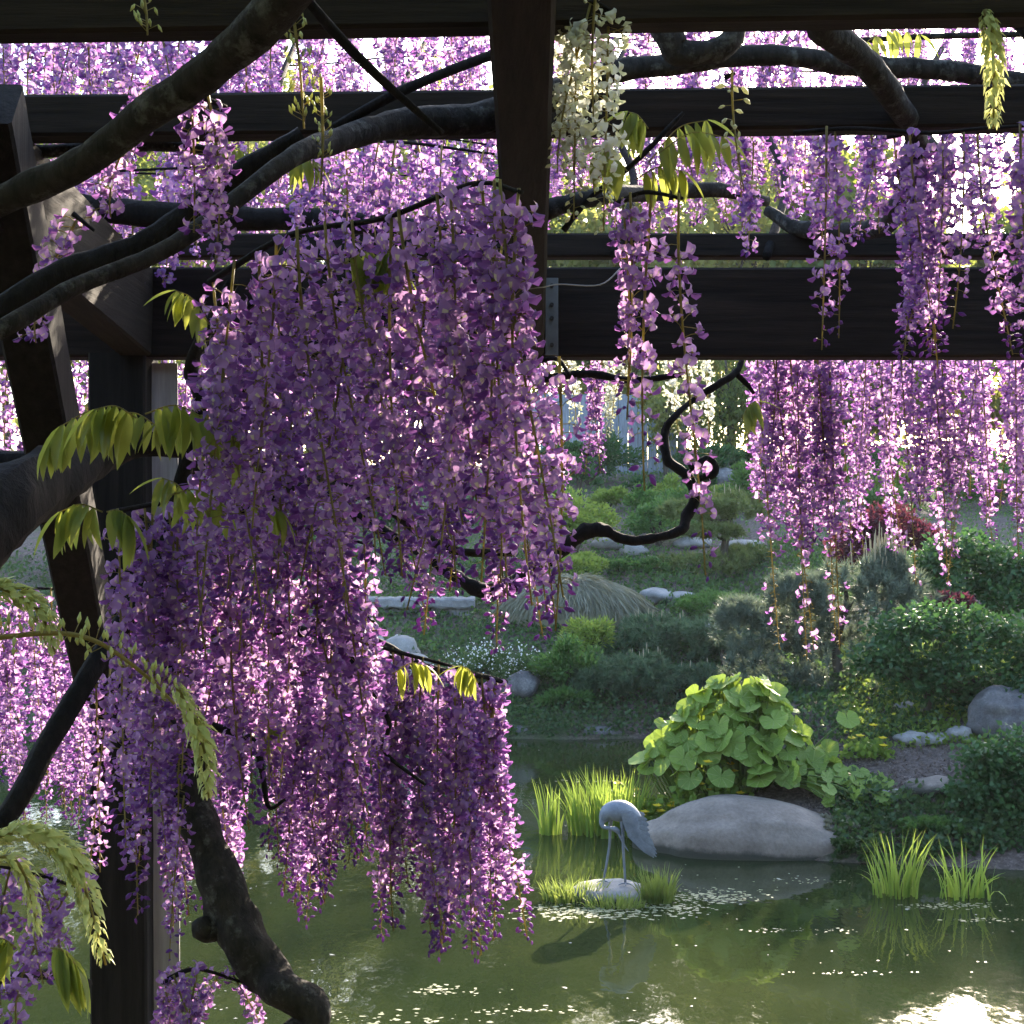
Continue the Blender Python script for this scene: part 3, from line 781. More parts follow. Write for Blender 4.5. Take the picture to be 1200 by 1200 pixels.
cane(v2, [(640, 110, 5.0), (760, 120, 5.0), (900, 115, 5.0), (1020, 120, 5.0)], 13, (.3, .45), ['full', 'short'])
cane(v2, [(680, 40, 5.9), (820, 50, 5.9), (980, 45, 5.9)], 9, (.4, .5), ['full'])
for (y_, D_, n_) in [(15, 5.5, 13), (75, 6.1, 13), (110, 5.4, 12)]:
    cane(v2, [(850, y_, D_), (960, y_ + 8, D_), (1090, y_ - 6, D_), (1180, y_ + 4, D_), (1290, y_, D_)], n_, (.28, .42), ['full', 'short'])
cane(v2, [(640, 150, 6.2), (740, 160, 6.2), (860, 150, 6.2)], 7, (.35, .5), ['full'])
cane(v2, [(1010, 30, 5.2), (1120, 20, 5.2), (1230, 20, 5.2)], 6, (.35, .45), ['full'])
cane(v2, [(190, 105, 1.95), (225, 110, 1.97), (265, 125, 2.0)], 3, (.17, .24), ['short'])
cane(v2, [(50, 155, 4.1), (200, 165, 4.2), (350, 155, 4.2), (500, 160, 4.1), (580, 170, 4.1)], 16, (.28, .42), ['short', 'full'])
cane(v2, [(340, 175, 3.15), (450, 165, 3.2), (580, 180, 3.2)], 8, (.22, .3), ['short'])
cane(v2, [(640, 5, 4.2), (800, 0, 4.2), (950, 0, 4.3), (1220, 0, 4.4)], 13, (.28, .45), ['short', 'full'])
cane(v2, [(840, 125, 3.4), (950, 135, 3.4), (1050, 130, 3.35), (1220, 120, 3.3)], 10, (.22, .34), ['short'])
cane(v2, [(930, 155, 2.78), (1000, 150, 2.76), (1090, 155, 2.72), (1150, 150, 2.68), (1230, 145, 2.6)], 6, (.34, .5), ['sparse', 'full', 'full'])
cane(v2, [(1040, 160, 3.0), (1110, 150, 3.0), (1230, 150, 2.95)], 6, (.42, .54), ['full'])
cane(v2, [(720, 240, 2.2), (755, 225, 2.2), (800, 232, 2.15)], 4, lambda t: .26 + .32 * t, ['sparse'])
cane(v2, [(640, 120, 4.6), (760, 130, 4.6), (860, 150, 4.6)], 7, (.25, .34), ['short'])
cane(v2, [(85, 250, 2.6), (110, 270, 2.6)], 1, (.22, .24), ['short'])
for a in [(735, 200, 700, 175, 2.5), (760, 190, 830, 140, 2.5), (770, 180, 850, 160, 2.45), (745, 210, 800, 200, 2.5), (760, 150, 735, 130, 2.55), (1000, 60, 1080, 40, 3.4), (870, 490, 885, 470, 3.7)]:
    compound_leaf(v2, *a, pairs=6, s=1.0)
catkin(v2, [(335, -30, 2.0), (345, 30, 2.0), (352, 90, 2.0), (356, 150, 2.0)], 34, dense=False, name='bud_spike')
catkin(v2, [(160, -40, 2.0), (170, 10, 2.0), (172, 40, 2.0)], 34, dense=False, name='bud_spike')
catkin(v2, [(376, 90, 2.4), (378, 160, 2.4), (376, 215, 2.4)], 26, dense=False, name='bud_spike')
catkin(v2, [(1155, 10, 2.3), (1165, 60, 2.3), (1165, 150, 2.3)], 24)

# the leafy roof of the same vine over the near bays of the pergola
n = 16000
pts = np.stack([rng.uniform(-4.5, 4.5, n), rng.uniform(-7, 2.9, n), np.zeros(n)], 1)
pts[:, 2] = [raf_z(min(max(q[1], -1.2), 3)) + .42 + .10 * noise.noise(Vector(q) * 1.3) + abs(random.gauss(0, .09)) for q in pts]
pts = pts[(pts[:, 2] > EYE + .40 * np.maximum(pts[:, 1], 0) + .15)]
mb = MB(); mb.add(*leaf_arrays(pts, rng.normal(size=pts.shape) * np.array([1, 1, .3]) + np.array([0, 0, -.2]), .12, .075))
link('roof_foliage', mb.mesh('roof_foliage', [M['wleaf']], True, v2.location), v2)['kind'] = 'stuff'

# ------------------------------------------------------------------ vine 3: beyond the header
v3 = thing('wisteria_vine', 'sunlit pink-violet wisteria hanging in a curtain behind the header beam, with looping dark branch', 'wisteria', (-2.6, 4.25, 1.7))
branch(v3, [(480, 640, 4.0, 12), (560, 688, 3.95, 20), (590, 686, 3.93, 22), (620, 668, 3.9, 22), (650, 655, 3.88, 20), (680, 628, 3.87, 21), (705, 622, 3.86, 19), (730, 636, 3.86, 14), (765, 634, 3.86, 12), (795, 622, 3.88, 13), (806, 604, 3.9, 15), (815, 580, 3.9, 14), (806, 556, 3.9, 15), (786, 536, 3.92, 14), (780, 512, 3.94, 11), (792, 488, 3.95, 9), (812, 470, 4.0, 8), (838, 452, 4.02, 9), (862, 437, 4.05, 8), (870, 415, 4.1, 8), (880, 380, 4.15, 10)], 'bark_dark', bump=.35, sides=10, freq=45)
branch(v3, [(806, 548, 3.9, 12), (828, 540, 3.9, 13), (836, 552, 3.9, 12), (820, 562, 3.9, 9)], 'bark_dark', bump=.3)
branch(v3, [(862, 437, 4.05, 9), (875, 450, 4.05, 7), (885, 460, 4.05, 5)], 'bark_dark')
branch(v3, [(640, 440, 4.1, 12), (690, 440, 4.1, 12), (740, 445, 4.1, 10), (800, 440, 4.1, 8)], 'bark_dark')
branch(v3, [(480, 640, 4.0, 16), (330, 560, 4.1, 24), (100, 540, 4.2, 36), (-200, 560, 4.25, 50), (-430, 700, 4.25, 60), (-440, 1260, 4.25, 70)], 'bark_dark', name='trunk', bump=.2)
cane(v3, [(880, 395, 4.2), (950, 395, 4.25), (1050, 390, 4.3), (1150, 388, 4.3), (1300, 385, 4.3)], 21, (.46, .70), ['loose'], r=.008, jit=.1)
cane(v3, [(885, 390, 4.6), (980, 390, 4.6), (1100, 385, 4.6), (1180, 385, 4.6), (1320, 385, 4.6)], 20, (.5, .76), ['loose'], r=.008, jit=.15)
cane(v3, [(885, 392, 4.12), (930, 390, 4.14), (985, 388, 4.16)], 5, (.86, .95), ['tail'])
cane(v3, [(1000, 392, 4.15), (1100, 390, 4.15), (1200, 388, 4.15)], 6, (.62, .74), ['tail'])
cane(v3, [(690, 415, 4.3), (720, 412, 4.3)], 2, (.34, .40), ['full'])

# ------------------------------------------------------------------ vine 4: white wisteria
v4 = thing('white_wisteria_vine', 'white wisteria with a pale full raceme beside the rafter', 'wisteria', (.9, 2.75, 1.7))
branch(v4, [(1157, 1600, 2.75, 60), (1280, 1200, 2.75, 50), (1290, 500, 2.75, 40), (1260, 120, 2.75, 26), (1100, -40, 2.7, 20), (800, -30, 2.6, 12), (680, -20, 2.55, 8), (640, -10, 2.5, 5)], 'bark_dark', name='trunk', bump=.2)
cane(v4, [(655, 5, 2.4), (690, 0, 2.3), (715, 10, 2.3)], 4, (.28, .36), ['white'], name='white_raceme')
cane(v4, [(850, 90, 2.35), (862, 85, 2.35)], 1, (.2, .2), ['pods'], name='pale_bud_raceme')
cane(v4, [(700, -40, 2.0), (710, -40, 2.0)], 1, (.2, .22), ['pods'], name='pale_bud_raceme')
cane(v4, [(640, 400, 5.2), (720, 395, 5.2), (780, 395, 5.2), (840, 395, 5.2)], 7, (.30, .42), ['white'], name='white_raceme')

# ------------------------------------------------------------------ rocks, crane, islet
def rock(name, label, cat, center, size, mat, seed, rough=.22, flat=.0, group=None, sub=4, parent=None):
    bm = bmesh.new(); bmesh.ops.create_icosphere(bm, subdivisions=sub, radius=1)
    for v in bm.verts:
        p = v.co.copy()
        f = 1 + rough * noise.noise(p * 1.1 + Vector((seed * 3.1, 0, 0))) + rough * .45 * noise.noise(p * 2.7 + Vector((0, seed * 1.7, 0))) + rough * .12 * noise.noise(p * 8 + Vector((0, 0, seed)))
        p *= f
        if flat and p.z > 1 - flat: p.z = (1 - flat) + (p.z - (1 - flat)) * .25
        v.co = (p.x * size[0], p.y * size[1], p.z * size[2])
    me = bpy.data.meshes.new(name); bm.to_mesh(me); bm.free()
    for q in me.polygons: q.use_smooth = True
    me.materials.append(M[mat])
    o = link(name, me, parent, center)
    if label: tag(o, label, cat, group)
    return o

# big boulder on the shore: high rounded back, long shoulder sloping down
bm = bmesh.new(); bmesh.ops.create_icosphere(bm, subdivisions=5, radius=1)
for v in bm.verts:
    p = v.co.copy()
    x = p.x
    top = .36 + .11 * math.exp(-((x + .12) / .42) ** 2) - .15 * sstep(.15, .9, x)
    n_ = noise.noise(p * 1.3 + Vector((4, 1, 0))) * .13 + noise.noise(p * 2.6 + Vector((4, 1, 9))) * .065 + noise.noise(p * 9 + Vector((4, 1, 9))) * .008
    q = math.copysign(abs(p.z) ** .55, p.z)
    v.co = (math.copysign(abs(p.x) ** .85, p.x) * 1.2 * (1 + n_), p.y * .52 * (1 + n_) , q * top * (1 + n_) + (.02 if p.z > 0 else 0))
me = bpy.data.meshes.new('boulder'); bm.to_mesh(me); bm.free()
for q in me.polygons: q.use_smooth = True
me.materials.append(M['boulder'])
tag(link('boulder', me, None, (2.50, 14.62, .0), (0, R(2), R(-4))), 'large smooth tan boulder lying at the water edge below the butterbur', 'boulder')

CD = 12.75
cx = (705 - 600) / F * CD
rock('flat_rock', 'low flat-topped pale rock in the pond under the crane statue', 'rock', ((712 - 600) / F * CD, CD + .02, 0), (.34, .30, .15), 'crane_rock', 5, .22, .35)
ROCK_TOP = .118
# crane statue, laid out from the side view: u to the right, v up, in units of 1/6 photo pixel
K = CD / F / 6
def C3(u, v, dy=0.0):
    return Vector(((640 + u / 6 - 600) / F * CD, CD + dy, EYE + (HOR - 900 - v / 6) / F * CD))
cr = thing('crane_statue', 'blue-grey metal crane statue with drooping wing, head bent down to its leg', 'statue', C3(480, 800))
def cpart(name, mb, mats=('bronze',), parent=None, smooth=True):
    return link(name, mb.mesh(name, [M[m] for m in mats], smooth, cr.location), parent or cr)
mb = MB()
mb.add(*tube([C3(u, v) for u, v in [(392, 375), (408, 345), (438, 312), (488, 298), (545, 305), (600, 335), (645, 380), (690, 435), (722, 490)]],
             [20 * K, 42 * K, 62 * K, 74 * K, 76 * K, 62 * K, 42 * K, 24 * K, 6 * K], 16, 6, .02, 2, 20))
cpart('body', mb)
mb = MB()
mb.add(*tube([C3(u, v, dy) for u, v, dy in [(412, 325, 0), (394, 362, -.01), (390, 388, -.02), (404, 408, -.03), (440, 412, -.045), (470, 416, -.05)]], [30 * K, 23 * K, 17 * K, 14 * K, 13 * K, 15 * K], 12, 6))
nk = cpart('neck', mb)
mb = MB()
mb.add(*tube([C3(u, v, -.05) for u, v in [(455, 414), (475, 417), (492, 426), (503, 442), (510, 458)]], [13 * K, 19 * K, 20 * K, 15 * K, 8 * K], 12, 5))
cpart('head', mb, parent=nk)
mb = MB()
mb.add(*tube([C3(u, v, -.05) for u, v in [(505, 448), (530, 500), (555, 545), (576, 574)]], [9 * K, 7 * K, 5 * K, 1.5 * K], 8, 3))
cpart('beak', mb, parent=nk)
def wing(side):
    w0 = MB()
    dy = -.098 * side
    # covert plate: a thick shaped shell from shoulder to wrist
    prof = [((520, 300), (600, 285)), ((530, 350), (650, 330)), ((545, 400), (680, 380)), ((565, 450), (690, 430)), ((600, 490), (700, 480)), ((640, 525), (715, 520))]
    nv = len(prof); nu = 6; Vs = []
    for layer in (0, 1):
        for (a, b) in prof:
            for k in range(nu):
                t = k / (nu - 1)
                u = a[0] + (b[0] - a[0]) * t; v = a[1] + (b[1] - a[1]) * t
                th = (.022 * math.sin(math.pi * (.08 + .84 * t))) * (1 if layer == 0 else -.5)
                Vs.append(C3(u, v, dy - side * th))
    T_ = grid_tris(nu, nv) + [t[::-1] for t in grid_tris(nu, nv, nu * nv)]
    w0.add(np.array(Vs), T_)
    o = cpart('wing', w0)
    fe = [((640, 335), (702, 345)), ((650, 360), (712, 382)), ((650, 390), (714, 418)), ((655, 420), (722, 456)), ((660, 440), (740, 500)), ((650, 450), (748, 525)), ((640, 460), (764, 555)), ((625, 465), (768, 580)), ((605, 465), (765, 600)), ((585, 455), (748, 606)), ((570, 440), (720, 590))]
    for k, (a, b) in enumerate(fe):
        p0, p1 = C3(*a, dy - side * (.012 + .0022 * (k % 3))), C3(*b, dy - side * (.014 + .002 * (k % 3)))
        d = p1 - p0; L_ = d.length; d.normalize(); s = d.cross(Vector((0, 1, 0)))
        m2 = MB(); Vs = []
        wd = 17 * K
        for lay in (1, -1):
            for t in np.linspace(0, 1, 6):
                w_ = wd * (1 - max(0, t - .7) ** 1.5 * 5.2) + .0006
                for q in (-1, 0, 1):
                    Vs.append(p0 + d * L_ * t + s * w_ * q + Vector((0, -side * (.004 * (1 - abs(q)) + .0012) * lay, 0)))
        m2.add(np.array(Vs), grid_tris(3, 6) + [t[::-1] for t in grid_tris(3, 6, 18)])
        cpart('feather', m2, parent=o)
wing(1); wing(-1)
for (hip, knee, ank, dy) in [((458, 300), (445, 560), (405, 775), .04), ((530, 310), (540, 580), (553, 832), -.04)]:
    mb = MB()
    f = C3(*ank, dy); f.z = max(f.z, ROCK_TOP + .008); f.z = ROCK_TOP + .012
    mb.add(*tube([C3(*hip, dy * .8), C3((hip[0] + knee[0]) / 2, (hip[1] + knee[1]) / 2, dy), C3(*knee, dy), f], [26 * K, 12 * K, 9 * K, 8 * K], 8, 4))
    lg = cpart('leg', mb)
    mb = MB()
    for a in (-2.6, -1.6, -.7, 1.4):
        e = f + Vector((math.cos(a) * .075, math.sin(a) * .06, -.012))
        mb.add(*tube([f, (f + e) / 2 + Vector((0, 0, .004)), e], [.009, .006, .002], 6, 2))
    cpart('foot', mb, parent=lg)

def clump(name, label, cat, px, D, hw, hd, n, L, wd, bend, mat, z=None, group=None, up=.0):
    o0 = Vector(((px - 600) / F * D, D, z if z is not None else 0.0))
    th = thing(name, label, cat, o0, group)
    a = rng.uniform(0, 6.283, n); r = np.sqrt(rng.uniform(0, 1, n))
    base = np.stack([o0.x + r * np.cos(a) * hw, o0.y + r * np.sin(a) * hd, np.full(n, o0.z - .03)], 1)
    dr = np.stack([np.cos(a) + rng.normal(0, .7, n), np.sin(a) + rng.normal(0, .7, n), np.zeros(n)], 1)
    ln = rng.uniform(L[0], L[1], n); bd = np.abs(rng.normal(bend, bend * .5, n)) * (.3 + r)
    mb = MB(); mb.add(*blade_arrays(base, dr, ln, rng.uniform(wd * .7, wd * 1.2, n), bd))
    link('blades', mb.mesh('blades', [M[mat]], True, o0), th)['kind'] = 'stuff'
    return th
iris_g = 'iris clumps in the pond'
clump('iris_clump', 'broad bright green iris clump beside the butterbur, behind the crane statue', 'iris', 712, 15.35, .42, .3, 260, (.40, .74), .026, .4, 'iris', group=iris_g)
clump('iris_clump', 'few leaning iris blades set apart from the broad iris clump', 'iris', 645, 15.3, .12, .10, 34, (.4, .68), .026, .5, 'iris', group=iris_g)
clump('iris_clump', 'tall arching iris blades in the water facing the rocky bank', 'iris', 1050, 12.75, .22, .12, 54, (.36, .70), .022, .65, 'iris', group=iris_g)
clump('iris_clump', 'fanned iris clump in the water beside the dark bank shrub', 'iris', 1132, 12.7, .24, .12, 50, (.30, .60), .022, .75, 'iris', group=iris_g)
gg = 'grass tufts around the flat rock'
clump('grass_tuft', 'short grass tuft on the low side of the flat rock, away from the wing', 'grass', 672, 12.62, .26, .12, 300, (.12, .27), .014, .7, 'grass', .0, gg)
clump('grass_tuft', 'low dark grass strip in front of the flat rock', 'grass', 722, 12.40, .26, .09, 220, (.08, .18), .013, .9, 'grass', .0, gg)
clump('grass_tuft', 'upright grass tuft beside the flat rock under the drooping wing', 'grass', 770, 12.60, .15, .12, 240, (.16, .36), .014, .5, 'grass', .0, gg)

# floating scum, petals
def flat_scatter(name, label, cat, pts, size, mat, z, stretch=1.0):
    n = len(pts); k = 7
    Vs = []; Ts = []
    for i_ in range(n):
        s = size[i_]; a0 = rng.uniform(0, 6.3)
        b = len(Vs)
        Vs.append((pts[i_][0], pts[i_][1], z))
        for q in range(k):
            a = a0 + q * 6.283 / k
            r = s * rng.uniform(.25, 1.3)
            Vs.append((pts[i_][0] + math.cos(a) * r, pts[i_][1] + math.sin(a) * r * stretch, z - .001))
        for q in range(k): Ts.append((b, b + 1 + q, b + 1 + (q + 1) % k))
    o = link(name, mesh_tri(name, np.array(Vs), np.array(Ts), np.zeros(len(Ts), int), [M[mat]]))
    return tag(o, label, cat, kind='stuff')
pts = []; sz = []
for k in range(340):
    D = rng.uniform(8.5, 21) if k % 2 else rng.uniform(8.5, 14); px = rng.uniform(0, 1200)
    X = (px - 600) / F * D
    if terrain(X, D) > -.1 or noise.noise(Vector((X * .8, D * 1.2, 0))) < -.05: continue
    pts.append((X, D)); sz.append(rng.uniform(.005, .016) if rng.random() < .93 else rng.uniform(.02, .035))
flat_scatter('fallen_petals', 'pale petals and flecks drifting on the pond', 'petals', pts, sz, 'petal_float', .005)
pts = []; sz = []
for (px, D, wx, wy, n, s) in [(700, 12.25, .62, .22, 180, .06), (830, 12.75, .40, .22, 130, .05), (790, 12.4, .3, .15, 60, .05), (1110, 12.45, .42, .10, 60, .045), (1150, 12.0, .3, .06, 20, .04), (930, 11.7, .5, .06, 26, .035), (960, 13.3, .7, .1, 26, .03), (520, 10.2, .35, .1, 22, .05), (450, 9.6, .5, .12, 24, .05), (620, 9.8, .4, .1, 18, .05), (1000, 10.6, .5, .05, 14, .03), (840, 17.6, .5, .1, 10, .05), (690, 18.4, .5, .1, 12, .06)]:
    for k in range(n * 2):
        q = rng.normal(size=2)
        pts.append(((px - 600) / F * D + q[0] * wx * .55, D + q[1] * wy * .55)); sz.append(s * rng.uniform(.12, .55))
flat_scatter('pond_scum', 'patches of pale algae and leaf scum floating around the flat rock', 'algae', pts, sz, 'scum', .003, .8)

# shore stones and bank stones
def gz(px, D): X = (px - 600) / F * D; return (X, D, terrain(X, D))
sg = 'stones set in the mulch bank'
for k, (px, D, sx, sy, sz_, lab, mat) in enumerate([
    (1042, 14.95, .17, .15, .10, 'small pale stone at the lower edge of the mulch slope', 'rock_pale'),
    (1095, 15.05, .34, .2, .13, 'long low tan stone edging the mulch slope', 'boulder'),
    (1066, 16.2, .17, .14, .10, 'rounded grey stone in the upper row across the mulch', 'rock_pale'),
    (1094, 16.2, .17, .13, .09, 'flat pale stone in the upper row across the mulch', 'rock_pale'),
    (1124, 16.25, .16, .14, .10, 'bluish stone ending the upper row across the mulch', 'rock_pale'),
    (1060, 17.3, .15, .12, .10, 'little white stone under the spreading shrub', 'rock_pale')]):
    p = gz(px, D); rock('bank_stone', lab, 'stone', (p[0], p[1], p[2] + sz_ * .05), (sx, sy, sz_), mat, 20 + k, .45, group=sg, sub=3)
p = gz(1190, 16.3); rock('dark_rock', 'dark grey rock with pale streaks beneath the spreading shrub', 'rock', (p[0], p[1], p[2] + .16), (.52, .4, .32), 'rock_dark', 31, .35)
fg = 'stones at the far waterline'
for k, (px, D, s, lab) in enumerate([(610, 22.3, .26, 'flat stone at the far waterline under the white flowering shrub'), (700, 22.2, .40, 'wide wet stone at the far waterline below the dark groundcover'), (655, 22.3, .2, 'small wet stone between two far waterline stones'), (560, 22.4, .3, 'grey stone at the far waterline near the pale stone wall')]):
    p = gz(px, D); rock('shore_stone', lab, 'stone', (p[0], p[1], .04), (s, .22, .13), 'rock_dark', 40 + k, .25, group=fg, sub=3)
# slab ledge on the far bank
th = thing('stone_ledge', 'long pale stone ledge on the far bank above the loose rocks', 'ledge', P(495, 735, 26.0))
for k, (x0, x1) in enumerate([(380, 440), (442, 500), (502, 556)]):
    mb = MB(); a, b = P(x0, 703, 26.0), P(x1, 703, 26.0)
    mb.add(*beam(a + Vector((0, .3, -.06)), b + Vector((0, .3, -.06)), .75, .17, .03, 10, .03, k))
    link('slab', mb.mesh('slab', [M['ledge']], False, th.location), th)
    mb = MB(); mb.add(*beam(a + Vector((.05, .35, -.36)), b + Vector((-.03, .35, -.36)), .6, .46, .04, 10, .06, k + 5))
    link('footing_stone', mb.mesh('footing_stone', [M['ledge']], False, th.location), th)
lg_ = 'loose rocks below the ledge'
for k, (px, py, D, s, m) in enumerate([(468, 752, 24.3, .34, 'rock_pale'), (490, 762, 24.0, .22, 'rock_pale'), (452, 775, 23.7, .3, 'rock_pale'), (512, 790, 23.3, .26, 'rock_dark'), (610, 790, 23.1, .3, 'rock_dark'), (430, 745, 24.6, .3, 'rock_pale'), (482, 785, 23.4, .2, 'rock_pale')]):
    p = gz(px, D)
    rock('loose_rock', ['large pale rock nearest the stone ledge', 'pale rock resting against the larger ledge-side rock', 'pale rock low on the bank beside the racemes', 'dark blue-grey rock left bare between pale rocks and white flowers'.replace(' left', ''), 'dark rock under the white flowers', 'pale rock tucked behind the hanging racemes', 'smallest pale rock near the dark bare rock'][k], 'rock', (p[0], p[1], p[2] + s * .4), (s, s * .8, s * .75), m, 60 + k, .3, group=lg_, sub=3)
pgp = 'flat stones of the garden path'
for k, (px, D, sx, lab) in enumerate([(770, 27.0, .33, 'pale path stone beside the grey sedge mound'), (800, 26.9, .3, 'small path slab between sedge mound and low junipers'), (832, 25.3, .22, 'white angular stone in front of the tan pine cones'), (812, 31.0, .4, 'pale stone under the cloud pine'), (715, 31, .4, 'pale stone behind the sedge mound'), (742, 30.5, .3, 'white stone behind the sedge mound, beside a darker shrub'), (870, 30.6, .5, 'pale stone in the shade of the cloud pine foot')]):
    p = gz(px, D); rock('path_stone', lab, 'stone', (p[0], p[1], p[2] + .03), (sx, .45, .16), 'rock_pale', 80 + k, .25, group=pgp, sub=3)
p = gz(838, 38); rock('distant_rock', 'grey rock high on the slope below the hanging green tree', 'rock', (p[0], p[1], p[2] + .1), (.7, .5, .3), 'rock_dark', 95, .3, sub=3)

# ------------------------------------------------------------------ shrubs, pines, trees
def ell_clumps(c, rad, k, flat_bottom=True, inner=.35):
    d = rng.normal(size=(k, 3)); d /= np.linalg.norm(d, axis=1)[:, None]
    if flat_bottom: d[:, 2] = np.where(d[:, 2] < -.25, -d[:, 2] * .7, d[:, 2])
    r = rng.uniform(inner, 1.0, k) ** .6
    return np.array(c) + d * r[:, None] * np.array(rad), d

def shrub(name, label, cat, px, py_top, D, hw_px, mat, n=2600, leaf=(.07, .035), clumps=26, depth=None, group=None, base_gap=0, stems=5, extra=None, parts='foliage', cl_r=.3, py_bot=None):
    g0 = on_ground(px, D)
    zt = ztop(py_top, D); hw = hw_px / F * D
    zb = g0.z + base_gap if py_bot is None else ztop(py_bot, D)
    H = max(.15, zt - zb)
    th = thing(name, label, cat, g0, group)
    c = (g0.x, g0.y, zb + H * .38); rad = (hw, depth or hw * .8, H * .60)
    cc, dd = ell_clumps(c, (rad[0] * .86, rad[1] * .86, rad[2] * .86), clumps)
    per = n // clumps; pts = []; dirs = []
    for q, d in zip(cc, dd):
        cr_ = cl_r * min(rad) * rng.uniform(.8, 1.5)
        o_ = rng.normal(size=(per, 3)); o_ /= np.linalg.norm(o_, axis=1)[:, None]; o_ *= (rng.uniform(.25, 1, per) ** .5)[:, None]
        o_[:, 2] *= .7
        pts.append(q + o_ * cr_); dirs.append(o_ * .8 + d * .6 + rng.normal(0, .5, (per, 3)) + np.array([0, 0, .25]))
    pts = np.concatenate(pts); dirs = np.concatenate(dirs)
    keep = pts[:, 2] > g0.z - .02
    mb = MB(); mb.add(*leaf_arrays(pts[keep], dirs[keep], rng.uniform(.7, 1.2, keep.sum()) * leaf[0], leaf[1]))
    link(parts, mb.mesh(parts, [M[mat]], True, g0), th)
    st = MB()
    for k in range(stems):
        q = cc[rng.integers(len(cc))]
        m_ = Vector((g0.x + (q[0] - g0.x) * .35, g0.y + (q[1] - g0.y) * .35, g0.z + (q[2] - g0.z) * .5))
        st.add(*tube([g0 + Vector((rng.normal(0, .03), rng.normal(0, .03), 0)), m_, q], [.03 * H + .008, .02 * H + .005, .006], 5, 3))
    link('stems', st.mesh('stems', [M['bark_tree']], True, g0), th)
    return th, cc

def layered_shrub(name, label, px, D, pads, mat, per, leaf):
    g0 = on_ground(px, D); th = thing(name, label, 'shrub', g0)
    st = MB(); lf = MB(); hub = g0 + Vector((0, 0, .35))
    st.add(*tube([g0, g0 + Vector((.03, 0, .2)), hub], [.06, .05, .045], 8, 3, .15))
    for (x, y, w_, h_, dy) in pads:
        c = P(x, y, D + dy); a_, b_ = w_ / F * D, h_ / F * D
        st.add(*tube([hub, (hub + c) / 2 + Vector((0, 0, -.05)), c], [.035, .025, .01], 6, 4, .15))
        cc, dd = ell_clumps(c, (a_, a_ * .8, b_), 26, False, .25)
        for q, d in zip(cc, dd):
            o_ = rng.normal(size=(per, 3)) * np.array([.10, .10, .055])
            lf.add(*leaf_arrays(q + o_, o_ * 5 + rng.normal(0, .4, (per, 3)) + np.array([0, -.1, -.1]), leaf[0] * rng.uniform(.7, 1.2, per), leaf[1]))
    link('branches', st.mesh('branches', [M['bark_tree']], True, g0), th)
    link('foliage', lf.mesh('foliage', [M[mat]], True, g0), th)
layered_shrub('spreading_shrub', 'dark green shrub spreading in tiers over the bank, above the dark streaked rock', 1085, 16.9, [(1055, 735, 38, 20, 0), (1035, 770, 32, 16, -.2), (1080, 790, 46, 22, -.2), (1130, 765, 50, 24, -.1), (1180, 745, 50, 26, .1), (1110, 725, 40, 16, .3), (1190, 800, 50, 24, -.2), (1140, 812, 44, 16, 0), (1230, 770, 50, 30, 0)], 'shrub_dark', 34, (.085, .055))
layered_shrub('spreading_shrub', 'tiered green shrub behind the larger tiered one, below the sunlit racemes', 1140, 20.0, [(1090, 662, 32, 16, 0), (1130, 645, 40, 18, .2), (1175, 660, 46, 22, 0), (1100, 692, 42, 16, -.2), (1160, 700, 46, 20, -.1), (1220, 680, 50, 26, 0)], 'shrub_dark', 34, (.10, .065))
layered_shrub('bank_shrub', 'dense dark shrub hanging over the water beside the iris fan', 1180, 14.6, [(1165, 890, 30, 20, 0), (1195, 915, 40, 26, 0), (1150, 930, 28, 22, -.1), (1175, 965, 44, 24, -.2), (1150, 985, 30, 16, -.3), (1210, 880, 40, 24, .1), (1210, 990, 36, 20, -.3)], 'shrub_dark', 36, (.075, .055))
shrub('bank_shrub', 'low leafy shrub on the bank between mulch stones and water', 'shrub', 1105, 962, 14.25, 60, 'shrub', 2200, (.06, .045), 24, depth=.25)
shrub('creeping_plant', 'grey-violet creeping plant draped beside the boulder', 'groundcover', 968, 962, 14.45, 42, 'sedge', 1800, (.035, .02), 22, depth=.25)
shrub('creeping_plant', 'dark green creeper at the waterline between boulder and iris', 'groundcover', 1005, 985, 14.15, 46, 'ground_leaf', 1700, (.04, .03), 22, depth=.18)
shrub('red_maple', 'dark red laceleaf maple dome behind the candled pine', 'maple', 1045, 592, 24.0, 78, 'maple', 7000, (.10, .05), 46, base_gap=.4, stems=5, cl_r=.3)
shrub('red_shrub', 'small purple-red shrub between two dark green shrubs', 'shrub', 1118, 690, 18.4, 32, 'maple', 1500, (.06, .035), 18, cl_r=.35, py_bot=730)
shrub('lime_shrub', 'rounded yellow-green shrub behind the sedge mound', 'shrub', 672, 572, 30.0, 62, 'shrub_lime', 5000, (.09, .045), 40, cl_r=.3)
shrub('lime_shrub', 'low lime shrub directly behind the sedge mound', 'shrub', 668, 640, 28.0, 55, 'shrub_lime', 2600, (.08, .04), 24, cl_r=.3)
shrub('soft_shrub', 'grey-green soft shrub between lime shrub and cloud pine', 'shrub', 772, 582, 31.0, 48, 'shrub', 3500, (.09, .045), 30)
shrub('soft_shrub', 'small green shrub on the slope below the looping branch', 'shrub', 745, 652, 28.5, 45, 'shrub', 2200, (.08, .04), 20)
shrub('fern_plant', 'bright green feathery plant in front of the sedge mound', 'fern', 688, 712, 24.2, 34, 'shrub_lime', 1500, (.12, .03), 18, cl_r=.4)
shrub('leafy_plant', 'tall leafy dark plant behind the far waterline stones', 'plant', 668, 742, 23.2, 44, 'shrub', 2600, (.10, .04), 24)
shrub('leafy_plant', 'green lance-leaved plant near the far waterline', 'plant', 662, 808, 22.7, 34, 'shrub', 1300, (.13, .035), 14, depth=.3)
